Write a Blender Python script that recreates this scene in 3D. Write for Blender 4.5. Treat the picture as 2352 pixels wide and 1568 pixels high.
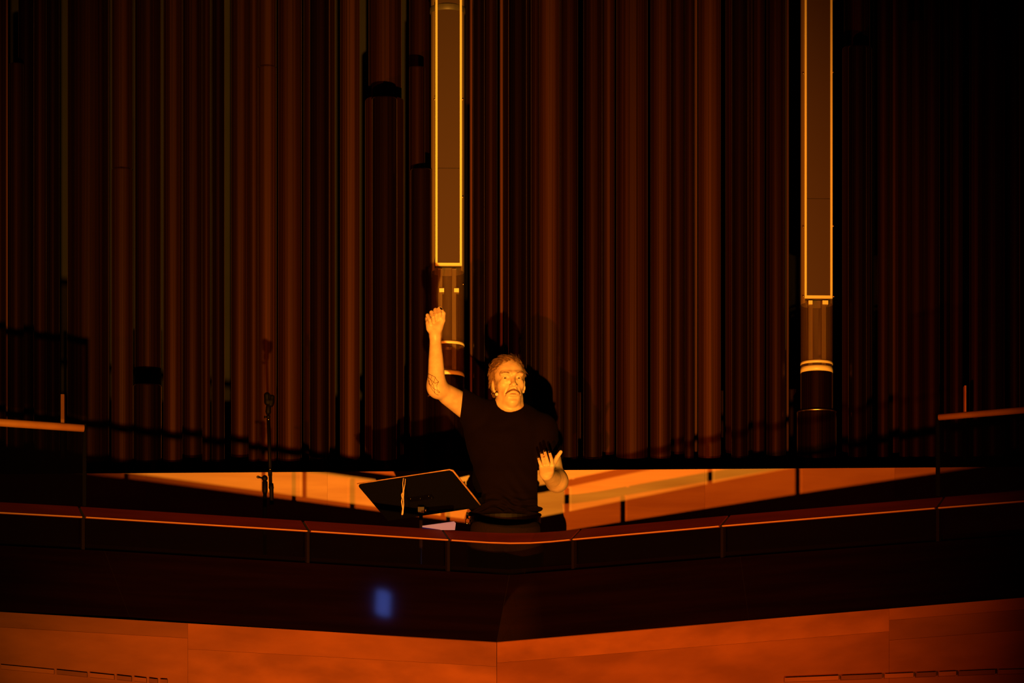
import bpy, bmesh, math, random
import numpy as np
from mathutils import Vector, Matrix
from mathutils.bvhtree import BVHTree

# ------------------------------------------------------------------ camera, world, lights
for o in list(bpy.data.objects):
    bpy.data.objects.remove(o)
S = bpy.context.scene
COL = S.collection
FPX, HORIZ, YAW = 8000.0, 2354.0, math.radians(1.57)
CAM = np.array([-15.9 * math.tan(YAW), 0.0, -1.26])
cd = bpy.data.cameras.new('camera')
cd.sensor_width = 36.0
cd.lens = FPX / 2352 * 36.0
cd.shift_y = (HORIZ - 784) / 2352          # view-camera rise: uprights stay upright
cd.clip_end = 200
cam = bpy.data.objects.new('camera', cd)
COL.objects.link(cam)
cam.location = CAM
cam.rotation_euler = (math.pi / 2, 0, -YAW)
S.camera = cam

w = bpy.data.worlds.new('hall')
S.world = w
w.use_nodes = True
w.node_tree.nodes['Background'].inputs[0].default_value = (1.0, 0.06, 0.03, 1)
w.node_tree.nodes['Background'].inputs[1].default_value = 0.004

AMBER = (1.0, 0.41, 0.035)
EMBER = (1.0, 0.175, 0.008)


def spot(name, loc, target, power, size, blend, radius, color):
    d = bpy.data.lights.new(name, 'SPOT')
    d.energy, d.spot_size, d.spot_blend, d.shadow_soft_size, d.color = power, math.radians(size), blend, radius, color
    o = bpy.data.objects.new(name, d)
    COL.objects.link(o)
    o.location = loc
    o.rotation_euler = (Vector(target) - Vector(loc)).to_track_quat('-Z', 'Y').to_euler()
    return o


spot('stage_spot_right', (-0.15, -4.0, -5.25), (-0.42, 15.9, 1.70), 28500, 15, 1.0, 0.09, AMBER)
spot('stage_spot_left', (-1.9, 5.0, -2.1), (0.30, 15.9, 0.95), 5600, 26, 1.0, 0.045, EMBER)
spot('sheet_tint_spot', (3.2, 6.0, 5.6), (-0.32, 15.35, 0.98), 420, 2.2, 0.9, 0.05, (0.55, 0.42, 1.0))  # added narrow bluish lamp that tints the paper sheet

S.view_settings.view_transform = 'Standard'
S.view_settings.look = 'None'
S.view_settings.gamma = 1
S.view_settings.use_curve_mapping = False
S.view_settings.exposure = 0.0

# ------------------------------------------------------------------ helpers
RT = np.array([math.cos(YAW), -math.sin(YAW), 0]); FW = np.array([math.sin(YAW), math.cos(YAW), 0]); UP = np.array([0, 0, 1.0])


def sight(x, y):
    return FW + RT * (x - 1176) / FPX + UP * (HORIZ - y) / FPX


def at_z(x, y, z):
    d = sight(x, y)
    return Vector(CAM + d * ((z - CAM[2]) / d[2]))


def at_y(x, y, Y):
    d = sight(x, y)
    return Vector(CAM + d * (Y / d[1]))


def nodes(m):
    m.use_nodes = True
    return m.node_tree.nodes, m.node_tree.links, m.node_tree.nodes['Principled BSDF']


def mat(name, color, rough=0.5, metal=0.0, spec=0.5, noise=None, bump=None, color2=None, aniso=0.0, coat=0.0, sss=0.0):
    """noise = (scale xyz, detail), mixes color -> color2; bump = (scale xyz, strength)"""
    m = bpy.data.materials.new(name)
    n, l, b = nodes(m)
    b.inputs['Base Color'].default_value = (*color, 1)
    b.inputs['Roughness'].default_value = rough
    b.inputs['Metallic'].default_value = metal
    b.inputs['Specular IOR Level'].default_value = spec
    b.inputs['Anisotropic'].default_value = aniso
    b.inputs['Coat Weight'].default_value = coat
    if sss:
        b.inputs['Subsurface Weight'].default_value = sss
        b.inputs['Subsurface Radius'].default_value = (0.012, 0.005, 0.003)
        b.inputs['Subsurface Scale'].default_value = 1.0
    tc = n.new('ShaderNodeTexCoord')

    def tex(scale, detail=6):
        mp = n.new('ShaderNodeMapping'); mp.inputs['Scale'].default_value = scale
        l.new(tc.outputs['Object'], mp.inputs['Vector'])
        t = n.new('ShaderNodeTexNoise'); t.inputs['Scale'].default_value = 1; t.inputs['Detail'].default_value = detail
        l.new(mp.outputs[0], t.inputs['Vector'])
        return t
    if noise:
        t = tex(noise[0], noise[1])
        r = n.new('ShaderNodeValToRGB')
        r.color_ramp.elements[0].position, r.color_ramp.elements[1].position = 0.36, 0.66
        r.color_ramp.elements[0].color = (*color, 1); r.color_ramp.elements[1].color = (*(color2 or color), 1)
        l.new(t.outputs['Fac'], r.inputs[0]); l.new(r.outputs[0], b.inputs['Base Color'])
    if bump:
        t = tex(bump[0], 5)
        bp = n.new('ShaderNodeBump'); bp.inputs['Strength'].default_value = bump[1]; bp.inputs['Distance'].default_value = 0.004
        l.new(t.outputs['Fac'], bp.inputs['Height']); l.new(bp.outputs[0], b.inputs['Normal'])
    return m


M = {}
M['maple'] = mat('maple', (0.50, 0.27, 0.13), 0.45, noise=((1.4, 1.4, 14), 7), color2=(0.66, 0.40, 0.21), bump=((3, 3, 60), 0.05))
M['maple_pale'] = mat('maple_pale', (0.56, 0.31, 0.15), 0.45, noise=((2.0, 2.0, 11), 7), color2=(0.70, 0.43, 0.23), bump=((3, 3, 60), 0.05))
M['beech'] = mat('beech', (0.135, 0.035, 0.008), 0.42, noise=((2.2, 2.2, 7), 8), color2=(0.205, 0.056, 0.014), bump=((4, 4, 50), 0.05))
M['beech_pale'] = mat('beech_pale', (0.15, 0.040, 0.010), 0.42, noise=((3.0, 3.0, 8), 8), color2=(0.235, 0.066, 0.017), bump=((4, 4, 50), 0.05))
M['beech_dark'] = mat('beech_dark', (0.10, 0.025, 0.006), 0.45, noise=((2.2, 2.2, 9), 8), color2=(0.145, 0.039, 0.010), bump=((4, 4, 50), 0.05))
M['mahogany'] = mat('mahogany', (0.065, 0.006, 0.003), 0.6, spec=0.15, noise=((3, 3, 40), 6), color2=(0.09, 0.009, 0.004))
M['bead'] = mat('bead', (0.40, 0.17, 0.07), 0.4)
M['handrail'] = mat('handrail', (0.38, 0.13, 0.04), 0.4, noise=((6, 6, 6), 5), color2=(0.52, 0.20, 0.06))
M['slab'] = mat('slab', (0.0022, 0.0006, 0.0005), 0.035, spec=0.25, noise=((1.5, 1.5, 25), 5), color2=(0.0036, 0.0009, 0.0007))
M['joint'] = mat('joint', (0.004, 0.003, 0.003), 0.7)
M['post'] = mat('post', (0.004, 0.0013, 0.0008), 0.7, spec=0.06)
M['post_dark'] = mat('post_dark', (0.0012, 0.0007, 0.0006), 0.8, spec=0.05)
M['floor'] = mat('floor', (0.05, 0.022, 0.010), 0.5, noise=((1, 9, 1), 6), color2=(0.07, 0.03, 0.014))
M['stage'] = mat('stage', (0.06, 0.03, 0.015), 0.5, noise=((1, 9, 1), 6), color2=(0.09, 0.045, 0.02))
M['rear'] = mat('rear', (0.008, 0.006, 0.005), 0.9, noise=((3, 3, 3), 4), color2=(0.012, 0.008, 0.006))
for i, (c, r, mt) in enumerate([((0.0115, 0.0034, 0.0018), 0.40, 0.0), ((0.0064, 0.0018, 0.0012), 0.34, 0.0), ((0.020, 0.0062, 0.003), 0.45, 0.0), ((0.0026, 0.0008, 0.0006), 0.28, 0.0), ((0.06, 0.020, 0.009), 0.4, 0.0)]):  # last, brightest colour serves slim pipes imitating edge highlights
    M['pipe%d' % i] = mat('pipe_lacquer_%d' % i, tuple(v * 0.55 for v in c), r, mt, 0.45, noise=((120, 120, 0.2), 6), color2=tuple(v * 1.95 for v in c), bump=((110, 110, 0.8), 0.35))  # vertical colour streaks imitate striped reflections
    M['pipe%d' % i].node_tree.nodes['Principled BSDF'].inputs['Specular Tint'].default_value = (0.75, 0.34, 0.24, 1)
    pb = M['pipe%d' % i].node_tree.nodes['Principled BSDF']
    pb.inputs['Sheen Weight'].default_value = 0.04 if i != 3 else 0.08      # sheen imitates bright rims along the pipe edges
    pb.inputs['Sheen Roughness'].default_value = 0.25
    pb.inputs['Sheen Tint'].default_value = (1.0, 0.5, 0.32, 1)
M['spk_frame'] = mat('speaker_cream', (0.92, 0.78, 0.42), 0.35)
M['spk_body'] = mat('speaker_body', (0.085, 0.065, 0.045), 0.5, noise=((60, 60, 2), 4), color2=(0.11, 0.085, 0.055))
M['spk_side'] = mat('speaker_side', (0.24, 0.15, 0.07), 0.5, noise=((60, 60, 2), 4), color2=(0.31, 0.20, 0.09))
M['black'] = mat('black_metal', (0.0014, 0.0008, 0.0007), 0.6, spec=0.06)
M['black_matte'] = mat('black_matte', (0.0014, 0.001, 0.001), 0.8, spec=0.08)
M['gold'] = mat('brass', (0.75, 0.50, 0.22), 0.3, metal=1.0)
M['skin'] = mat('skin', (0.58, 0.40, 0.27), 0.45, noise=((38, 38, 38), 6), color2=(0.68, 0.48, 0.33), bump=((260, 260, 260), 0.04), sss=0.12)
M['shirt'] = mat('shirt', (0.0026, 0.0003, 0.0003), 0.9, spec=0.08, bump=((700, 700, 700), 0.2))
M['jeans'] = mat('jeans', (0.008, 0.003, 0.0026), 0.9, spec=0.2, noise=((400, 400, 80), 3), color2=(0.013, 0.005, 0.004))
M['leather'] = mat('leather', (0.003, 0.0015, 0.001), 0.5, spec=0.15)
M['hair'] = mat('hair', (0.16, 0.080, 0.034), 0.45, noise=((70, 70, 25), 4), color2=(0.33, 0.18, 0.08))
M['brow'] = mat('brow', (0.38, 0.20, 0.11), 0.6)
M['tash'] = mat('tash', (0.21, 0.085, 0.034), 0.6)
M['eye'] = mat('eye', (0.36, 0.25, 0.19), 0.3, spec=0.2)
M['iris'] = mat('iris', (0.035, 0.022, 0.016), 0.35, spec=0.3)
M['lip'] = mat('lip', (0.46, 0.20, 0.14), 0.45, sss=0.1)
M['nail'] = mat('nail_polish', (0.010, 0.005, 0.005), 0.15, coat=0.6)
M['ink'] = mat('ink', (0.13, 0.060, 0.036), 0.6)
M['ribbon'] = mat('ribbon', (0.50, 0.30, 0.13), 0.5, noise=((30, 30, 120), 4), color2=(0.66, 0.44, 0.22))
M['paper'] = mat('paper', (0.17, 0.17, 0.85), 0.8)
M['foam'] = mat('foam', (0.75, 0.62, 0.50), 0.9)
M['silver'] = mat('silver', (0.8, 0.8, 0.85), 0.15, metal=1.0)

gm = bpy.data.materials.new('smoked_glass')
n, l, b = nodes(gm)
b.inputs['Base Color'].default_value = (0.02, 0.015, 0.012, 1); b.inputs['Roughness'].default_value = 0.08
tr = n.new('ShaderNodeBsdfTransparent'); tr.inputs[0].default_value = (0.82, 0.80, 0.78, 1)
mx = n.new('ShaderNodeMixShader'); mx.inputs[0].default_value = 0.03
l.new(tr.outputs[0], mx.inputs[1]); l.new(b.outputs[0], mx.inputs[2]); l.new(mx.outputs[0], n['Material Output'].inputs[0])
M['glass'] = gm
gd = gm.copy(); gd.name = 'shaded_glass'
gd.node_tree.nodes['Transparent BSDF'].inputs[0].default_value = (0.62, 0.58, 0.56, 1)  # clear handrail glass tinted dark to imitate shade below the rail
M['glass_shaded'] = gd

pm = bpy.data.materials.new('perforated_sheet')           # fine punched holes, a few millimetres apart
n, l, b = nodes(pm)
b.inputs['Base Color'].default_value = (0.12, 0.062, 0.026, 1); b.inputs['Roughness'].default_value = 0.4; b.inputs['Metallic'].default_value = 0.2
uv = n.new('ShaderNodeTexCoord')
mp = n.new('ShaderNodeMapping'); mp.inputs['Scale'].default_value = (400, 400, 400); mp.inputs['Rotation'].default_value = (0, 0, math.radians(45))
l.new(uv.outputs['UV'], mp.inputs[0])
vo = n.new('ShaderNodeTexVoronoi'); vo.inputs['Scale'].default_value = 1.0; vo.inputs['Randomness'].default_value = 0.0
l.new(mp.outputs[0], vo.inputs['Vector'])
lt = n.new('ShaderNodeMath'); lt.operation = 'GREATER_THAN'; lt.inputs[1].default_value = 0.40
l.new(vo.outputs['Distance'], lt.inputs[0])
tr = n.new('ShaderNodeBsdfTransparent'); mx = n.new('ShaderNodeMixShader')
l.new(lt.outputs[0], mx.inputs[0]); l.new(tr.outputs[0], mx.inputs[1]); l.new(b.outputs[0], mx.inputs[2]); l.new(mx.outputs[0], n['Material Output'].inputs[0])
M['perf'] = pm


def link(name, me, material, parent=None, smooth=False):
    o = bpy.data.objects.new(name, me)
    COL.objects.link(o)
    if material is not None and not me.materials:
        me.materials.append(M[material] if isinstance(material, str) else material)
    if parent is not None:
        o.parent = parent
        o.matrix_parent_inverse = Matrix.Translation(-parent.location)
    if smooth:
        me.polygons.foreach_set('use_smooth', [True] * len(me.polygons))
    return o


def tag(o, label=None, cat=None, group=None, kind=None):
    for k, v in (('label', label), ('category', cat), ('group', group), ('kind', kind)):
        if v: o[k] = v
    return o


def empty(name, loc, label=None, cat=None, group=None, kind=None):
    o = bpy.data.objects.new(name, None)
    COL.objects.link(o)
    o.location = loc
    o.empty_display_size = 0.05
    return tag(o, label, cat, group, kind)


def mesh(verts, faces, name='m'):
    me = bpy.data.meshes.new(name)
    me.from_pydata([tuple(v) for v in verts], [], [tuple(f) for f in faces])
    me.update()
    return me


def bm_mesh(bm, bevel=0.0, seg=2):
    if bevel:
        bmesh.ops.bevel(bm, geom=[e for e in bm.edges if e.is_manifold and e.calc_face_angle(0) > 0.5], offset=bevel, segments=seg, affect='EDGES', profile=0.6)
    bmesh.ops.recalc_face_normals(bm, faces=bm.faces)
    me = bpy.data.meshes.new('m'); bm.to_mesh(me); bm.free()
    return me


def prism(a, b, c, d, thick, bevel=0.0):
    """solid quad plate a,b,c,d extruded by vector thick"""
    bm = bmesh.new()
    t = Vector(thick)
    v = [bm.verts.new(Vector(p)) for p in (a, b, c, d)] + [bm.verts.new(Vector(p) + t) for p in (a, b, c, d)]
    for f in ((0, 1, 2, 3), (7, 6, 5, 4), (0, 4, 5, 1), (1, 5, 6, 2), (2, 6, 7, 3), (3, 7, 4, 0)):
        bm.faces.new([v[i] for i in f])
    return bm_mesh(bm, bevel)


def box(x0, x1, y0, y1, z0, z1, bevel=0.0):
    return prism((x0, y0, z0), (x1, y0, z0), (x1, y0, z1), (x0, y0, z1), (0, y1 - y0, 0), bevel)


def sweep(profile_fn, pts, closed_profile=True, caps=True):
    """pts: list of (pos, side, up) frames; profile: list of (s,u)"""
    V, Fc = [], []
    n = None
    for i, (p, sx, ux) in enumerate(pts):
        pr = profile_fn(i) if callable(profile_fn) else profile_fn
        n = len(pr)
        for s, u in pr:
            V.append(Vector(p) + Vector(sx) * s + Vector(ux) * u)
    for i in range(len(pts) - 1):
        for j in range(n):
            k = (j + 1) % n
            Fc.append((i * n + j, i * n + k, (i + 1) * n + k, (i + 1) * n + j))
    if caps:
        Fc.append(tuple(range(n - 1, -1, -1))); Fc.append(tuple((len(pts) - 1) * n + j for j in range(n)))
    return mesh(V, Fc)


def tube(path, r, seg=10, caps=True):
    path = [Vector(p) for p in path]
    rs = r if isinstance(r, (list, tuple)) else [r] * len(path)
    fr = []
    prev = None
    for i, p in enumerate(path):
        t = (path[min(i + 1, len(path) - 1)] - path[max(i - 1, 0)]).normalized()
        if prev is None:
            prev = t.orthogonal().normalized()
        sx = (prev - t * prev.dot(t)).normalized()
        prev = sx
        fr.append((p, sx, t.cross(sx)))
    ring = [(math.cos(2 * math.pi * j / seg), math.sin(2 * math.pi * j / seg)) for j in range(seg)]
    return sweep(lambda i: [(c * rs[i], s * rs[i]) for c, s in ring], fr, caps=caps)


def lathe(profile, center, seg=24, arc=(0, 2 * math.pi), closed=True):
    """profile: (r,z) list"""
    V, Fc = [], []
    m_ = len(profile)
    cnt = seg if closed else seg + 1
    for i in range(cnt):
        a = arc[0] + (arc[1] - arc[0]) * i / seg
        for r, z in profile:
            V.append((center[0] + r * math.sin(a), center[1] - r * math.cos(a), center[2] + z))
    for i in range(seg):
        k = (i + 1) % cnt if closed else i + 1
        for j in range(m_ - 1):
            Fc.append((i * m_ + j, k * m_ + j, k * m_ + j + 1, i * m_ + j + 1))
    me = mesh(V, Fc)
    uvl = me.uv_layers.new(name='uv')
    R0 = max(p[0] for p in profile)
    li = 0
    for i in range(seg):
        for j in range(m_ - 1):
            for (ii, jj) in ((i, j), (i + 1, j), (i + 1, j + 1), (i, j + 1)):
                uvl.data[li].uv = (R0 * (arc[1] - arc[0]) * ii / seg, profile[jj][1]); li += 1
    return me


def ball(c, r, seg=12, scale=(1, 1, 1), rot=None):
    bm = bmesh.new()
    bmesh.ops.create_uvsphere(bm, u_segments=seg, v_segments=max(6, seg // 2 + 2), radius=r)
    for v in bm.verts:
        q = Vector((v.co.x * scale[0], v.co.y * scale[1], v.co.z * scale[2]))
        v.co = (rot @ q if rot else q) + Vector(c)
    me = bpy.data.meshes.new('m'); bm.to_mesh(me); bm.free()
    return me


# ------------------------------------------------------------------ structure
YW = 16.6
wall = empty('wall_back', (0, YW, 0), kind='structure')
bx = [-3.6, -2.62, -1.72, -0.86, 0.05, 0.94, 1.85, 2.75, 3.7]
ZT = lambda X: 1.384 + 0.0115 * X
for i in range(len(bx) - 1):
    x0, x1 = bx[i] + 0.0003, bx[i + 1] - 0.0003
    for k, (z0, z1) in enumerate(((0.0, 0.62), (0.6215, None))):
        a, c_ = (ZT(x0), ZT(x1)) if z1 is None else (z1, z1)
        me = prism((x0, YW, z0), (x1, YW, z0), (x1, YW, c_), (x0, YW, a), (0, 0.03, 0))
        link('wood_panel', me, 'maple' if (i + k) % 2 else 'maple_pale', wall)
tag(link('wall_back_core', box(-3.7, 3.8, YW + 0.031, YW + 0.12, 0, 1.33), 'joint'), kind='structure')
link('floor_edge', box(-3.7, 3.8, YW + 0.121, 19.0, 1.0, 1.20), 'rear')['kind'] = 'structure'
bpy.data.objects['floor_edge'].name = 'floor_organ'
tag(link('wall_rear', box(-9, 9, 19.0, 19.2, -6.5, 7.0), 'rear'), kind='structure')

# plan of the balcony front (concave, sides come towards the hall)
RZ = 0.86
rail_px = [(-160, 1167), (193, 1186), (710, 1218), (1033, 1238.5), (1312, 1237.5), (1655, 1206.6), (2151, 1165), (2520, 1136)]
RP = [at_z(x, y, RZ) for x, y in rail_px]
curve_px = [(1033, 1238.5), (1080, 1241.6), (1126, 1244.4), (1172, 1245.8), (1218, 1245.2), (1264, 1242.2), (1312, 1237.5)]
CP = [at_z(x, y, RZ) for x, y in curve_px]
GB = RZ - 0.138                                        # lower edge of the glass
sections = []
for i in range(len(RP) - 1):
    sections.append(CP if i == 3 else [RP[i].lerp(RP[i + 1], t) for t in (0, 0.5, 1)])


def back_dir(pts, i):
    t = (pts[min(i + 1, len(pts) - 1)] - pts[max(i - 1, 0)]).normalized()
    return Vector((-t.y, t.x, 0)).normalized()


def trim_ends(pts, g):
    p = [q.copy() for q in pts]
    p[0] += (p[1] - p[0]).normalized() * g
    p[-1] += (p[-2] - p[-1]).normalized() * g
    return p


where = ['far left, beyond the left handrail post', 'left', 'left of the curved middle', 'curved middle, in front of the man', 'right of the curved middle', 'right', 'far right, beyond the right handrail post']
bal = empty('balustrade', (0, 15.3, GB), 'low glass balustrade with mahogany top rail in front of the man', 'balustrade')
rail_prof = [(0.0, 0.0), (0.075, 0.052), (0.084, 0.045), (0.010, -0.006)]
bead_prof = [(-0.0035, -0.0042), (0.0, -0.0055), (0.003, -0.0045), (0.0005, -0.0003), (-0.0025, -0.0003)]
for k, pts in enumerate(sections):
    q = trim_ends(pts, 0.0085)
    r = link('top_rail', sweep(rail_prof, [(q[i], back_dir(q, i), (0, 0, 1)) for i in range(len(q))]), 'mahogany', bal)
    link('nosing', sweep(bead_prof, [(q[i], back_dir(q, i), (0, 0, 1)) for i in range(len(q))]), 'bead', r)
    g = trim_ends(pts, 0.012)
    zt, zb = RZ + 0.0095, GB + 0.001
    gp = [(0.036, zt - RZ), (0.046, zt - RZ), (0.046, zb - RZ), (0.036, zb - RZ)]
    link('glass_panel', sweep(gp, [(g[i], back_dir(g, i), (0, 0, 1)) for i in range(len(g))]), 'glass', bal)
for k in range(1, len(RP) - 1):
    p = RP[k]; bd = ((back_dir(sections[k - 1], len(sections[k - 1]) - 1) + back_dir(sections[k], 0)) / 2).normalized()
    sd = Vector((bd.y, -bd.x, 0))
    hw = 0.0065
    link('post', sweep([(0.012, -0.004), (0.034, -0.004), (0.034, GB - RZ + 0.001), (0.012, GB - RZ + 0.001)],
                       [(p - sd * hw, bd, (0, 0, 1)), (p + sd * hw, bd, (0, 0, 1))]), 'post', bal)
    link('rail_joint', sweep([(0.006, -0.001), (0.073, 0.046), (0.080, 0.040), (0.012, -0.004)],
                             [(p - sd * 0.0062, bd, (0, 0, 1)), (p + sd * 0.0062, bd, (0, 0, 1))]), 'joint', bal)

# dark canted panels and wood fascia below
front = empty('wall_front', (0, 15.5, -6.5), kind='structure')
top_px = [(-160, None), (270, None), (1168, None), (1700, None), (2520, None)]


def rail_at_px(x):
    pts = [p for s in sections for p in s]
    px = [q for q in rail_px[:4]] + curve_px[1:-1] + rail_px[4:]
    for (xa, ya), (xb, yb) in zip(px[:-1], px[1:]):
        if xa <= x <= xb:
            t = (x - xa) / (xb - xa)
            return at_z(x, ya + (yb - ya) * t, RZ)


SZ = 0.445
bot_px = {-160: 1395.0, 0: 1405.5, 300: 1423, 1141: 1474, 1720: 1424, 2352: 1372, 2520: 1358}


def bot_at(x):
    ks = sorted(bot_px)
    for a, b_ in zip(ks[:-1], ks[1:]):
        if a <= x <= b_:
            return at_z(x, bot_px[a] + (bot_px[b_] - bot_px[a]) * (x - a) / (b_ - a), SZ)


def top_at(x):
    p = rail_at_px(x); return Vector((p.x, p.y, GB))


def slab_top(x):
    if x == 1170:
        p = at_z(1170, 1248.3, RZ); return Vector((p.x, p.y, GB))
    return top_at(x)


def slab_bot(x):
    if x not in (300, 1141):
        return bot_at(x)
    a_, b_ = slab_top(240), slab_top(1170)
    m_ = (bot_at(300) + bot_at(1141)) / 2
    n_ = (b_ - a_).cross(m_ - a_).normalized()
    d = (bot_at(x) - Vector(CAM)).normalized()
    return Vector(CAM) + d * ((a_ - Vector(CAM)).dot(n_) / d.dot(n_))


slabs = [(-160, 240, -160, 300), (240, 1170, 300, 1141), (1170, 1700, 1141, 1720), (1700, 2520, 1720, 2520)]
for (a, b_, c_, d_) in slabs:
    nseg = 24
    V, Fc = [], []
    prof_n = 8
    for i in range(nseg + 1):
        t = i / nseg
        tp = slab_top(a).lerp(slab_top(b_), t); bt = slab_bot(c_).lerp(slab_bot(d_), t)
        V += [tp, bt, bt.copy(), bt + Vector((0, 0.03, 0.0)), tp + Vector((0, 0.10, 0.0)), tp + Vector((0, 0.075, 0.032)), tp + Vector((0, 0.06, 0.032)), tp + Vector((0, 0.055, 0.0)), tp.copy()]  # includes an added kerb behind the glass, raising the shadow it casts
    for i in range(nseg):
        o_ = i * 9
        for j in (0, 2, 3, 4, 5, 6, 7):
            Fc.append((o_ + j, o_ + j + 1, o_ + 10 + j, o_ + 9 + j))
    for e_, rev in ((0, True), (nseg * 9, False)):
        c0 = len(V); V += [V[e_ + j].copy() for j in (0, 2, 3, 4, 5, 6, 7)]
        Fc.append(tuple(range(c0 + 6, c0 - 1, -1)) if rev else tuple(range(c0, c0 + 7)))
    me = mesh(V, Fc)
    for k in range(nseg):
        me.polygons[k * 7].use_smooth = True
    link('dark_panel', me, 'slab', front)
sj0, sj1 = top_at(1170), bot_at(1141)
for (ta, ba) in ((240, 300), (1170, 1141), (1700, 1720)):
    tp, bt = slab_top(ta) + Vector((0, -0.0006, 0)), slab_bot(ba) + Vector((0, -0.0006, 0.002))
    link('panel_seam', tube([tp, bt], 0.0008, 6), 'post', front)

# wood fascia: veneered panels in courses, joints recessed
cols = [(-160, 432), (432, 1141), (1141, 2042), (2042, 2520)]
course = [[SZ, 0.382, 0.10, -0.3, -1.1, -2.5, -6.5], [SZ, 0.336, 0.06, -0.3, -1.1, -2.5, -6.5], [SZ, 0.352, 0.06, -0.3, -1.1, -2.5, -6.5], [SZ, 0.398, 0.316, -0.02, -0.5, -1.1, -2.5, -6.5]]
mk = ['beech_dark', 'beech', 'beech_pale', 'beech']
for ci, (xa, xb) in enumerate(cols):
    A, B = bot_at(xa), bot_at(xb)
    if ci == 2: A = bot_at(1141)
    dirv = (B - A).normalized(); nb = Vector((-dirv.y, dirv.x, 0))
    A2, B2 = A + dirv * 0.0006, B - dirv * 0.0006
    for k in range(len(course[ci]) - 1):
        z1, z0 = course[ci][k] - (0.0004 if k else 0), course[ci][k + 1] + 0.0004
        off = nb * (0.0005 * ((k * 7 + ci * 3) % 4))
        P = [Vector((A2.x, A2.y, z0)) + off, Vector((B2.x, B2.y, z0)) + off, Vector((B2.x, B2.y, z1)) + off, Vector((A2.x, A2.y, z1)) + off]
        link('wood_panel', prism(*P, nb * 0.025), mk[(k + ci) % 4] if ci in (0, 3) else ('beech_pale', 'beech')[(k + ci) % 2], front)
# moulding blocks along a ledge low on the fascia
rnd = random.Random(5)


def ledge(x0, y0, x1, y1, lens):
    x = x0
    i = 0
    while x < x1:
        L_ = lens[i % len(lens)]
        ya = y0 + (y1 - y0) * (x - x0) / (x1 - x0); yb = y0 + (y1 - y0) * (min(x + L_, x1) - x0) / (x1 - x0)
        base = bot_at(max(min(x + L_ / 2, 2500), -150))
        A = at_y(x + 2, ya, bot_at(max(x, -150)).y - 0.030); B = at_y(x + L_ - 4, yb, bot_at(min(x + L_, 2500)).y - 0.030)
        link('ledge_block', prism(A, B, B + Vector((0, 0, -0.017)), A + Vector((0, 0, -0.017)), (0, 0.0290, 0), 0.001), 'beech_pale' if i % 2 == 0 else 'beech_dark', front)
        x += L_; i += 1


ledge(0, 1526, 372, 1560, [128, 76, 62, 40, 34, 26, 22, 18])
ledge(1800, 1556, 2352, 1535, [130, 100, 72, 52, 46, 90])
# balcony floor and hall stage below
pl = [Vector((p.x, p.y + 0.12, 0)) for s in sections for p in s]
fl = [(-3.7, YW - 0.001, 0)] + [(p.x, max(p.y, 0) + 0.32, 0) for p in pl] + [(3.8, YW - 0.001, 0)]
bm = bmesh.new()
vt = [bm.verts.new(v) for v in fl]
f_ = bm.faces.new(vt)
ex = bmesh.ops.extrude_face_region(bm, geom=[f_])
for v in ex['geom']:
    if isinstance(v, bmesh.types.BMVert): v.co.z -= 0.12
tag(link('floor', bm_mesh(bm), 'floor'), kind='structure')
tag(link('floor_stage', box(-9, 9, -8, 18.9, -6.6, -6.5), 'stage'), kind='structure')

# side handrails standing on the outer rail sections
for side, (pxs, lab) in enumerate((([(-160, 953), (0, 970), (192, 983)], 'round beech handrail on glass above the balustrade at the left'),
                                   ([(2157, 958), (2352, 941.5), (2520, 927)], 'round beech handrail on glass above the balustrade at the right'))):
    pts = []
    for x, y in pxs:
        yb = rail_at_px(max(min(x, 2519), -159)).y + 0.05
        pts.append(at_y(x, y, yb))
    zz = [p.z for p in pts]
    hr = empty('handrail', (pts[1].x, pts[1].y, RZ + 0.052), lab, 'handrail')
    link('rail_bar', tube(pts, 0.0165 if side == 0 else 0.0135, 14), 'handrail', hr, True)
    e = pts[-1] if side == 0 else pts[0]
    sgn = 1 if side == 0 else -1
    link('end_post', box(e.x + 0.003 * sgn - 0.007, e.x + 0.003 * sgn + 0.007, e.y + 0.0, e.y + 0.028, RZ + 0.0525, e.z + 0.018), 'post_dark', hr)
    lo = [Vector((p.x, p.y + 0.004, RZ + 0.0535)) for p in pts]
    V = []
    for p, q in zip(pts, lo):
        V += [p + Vector((0, 0.0, -0.018)), q, q + Vector((0, 0.008, 0)), p + Vector((0, 0.008, -0.018))]
    Fc = []
    for i in range(2):
        for j in range(4):
            k = (j + 1) % 4
            Fc.append((i * 4 + j, i * 4 + k, i * 4 + 4 + k, i * 4 + 4 + j))
    Fc += [(3, 2, 1, 0), (8, 9, 10, 11)]
    link('glass_panel', mesh(V, Fc), 'glass_shaded', hr)
# slim wooden uprights beyond the handrails
for i, (xa, xb, yt) in enumerate(((139.5, 147.5, 905), (2215.5, 2219.5, 885))):
    a, b_ = at_y(xa, yt, YW + 0.20), at_y(xb, yt, YW + 0.20)
    zs_ = at_y(xa, 972 if i == 0 else 950, YW + 0.20).z
    tr_ = tag(link('trim_%d' % (i + 1), box(a.x, b_.x, YW + 0.20, YW + 0.24, zs_, a.z, 0.002), 'handrail'), kind='structure')
    link('shade_foot', box(a.x + 0.001, b_.x - 0.001, YW + 0.202, YW + 0.238, 1.2005, zs_ - 0.0005), 'post_dark', tr_)  # coloured near black to imitate shade on the lower upright

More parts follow.
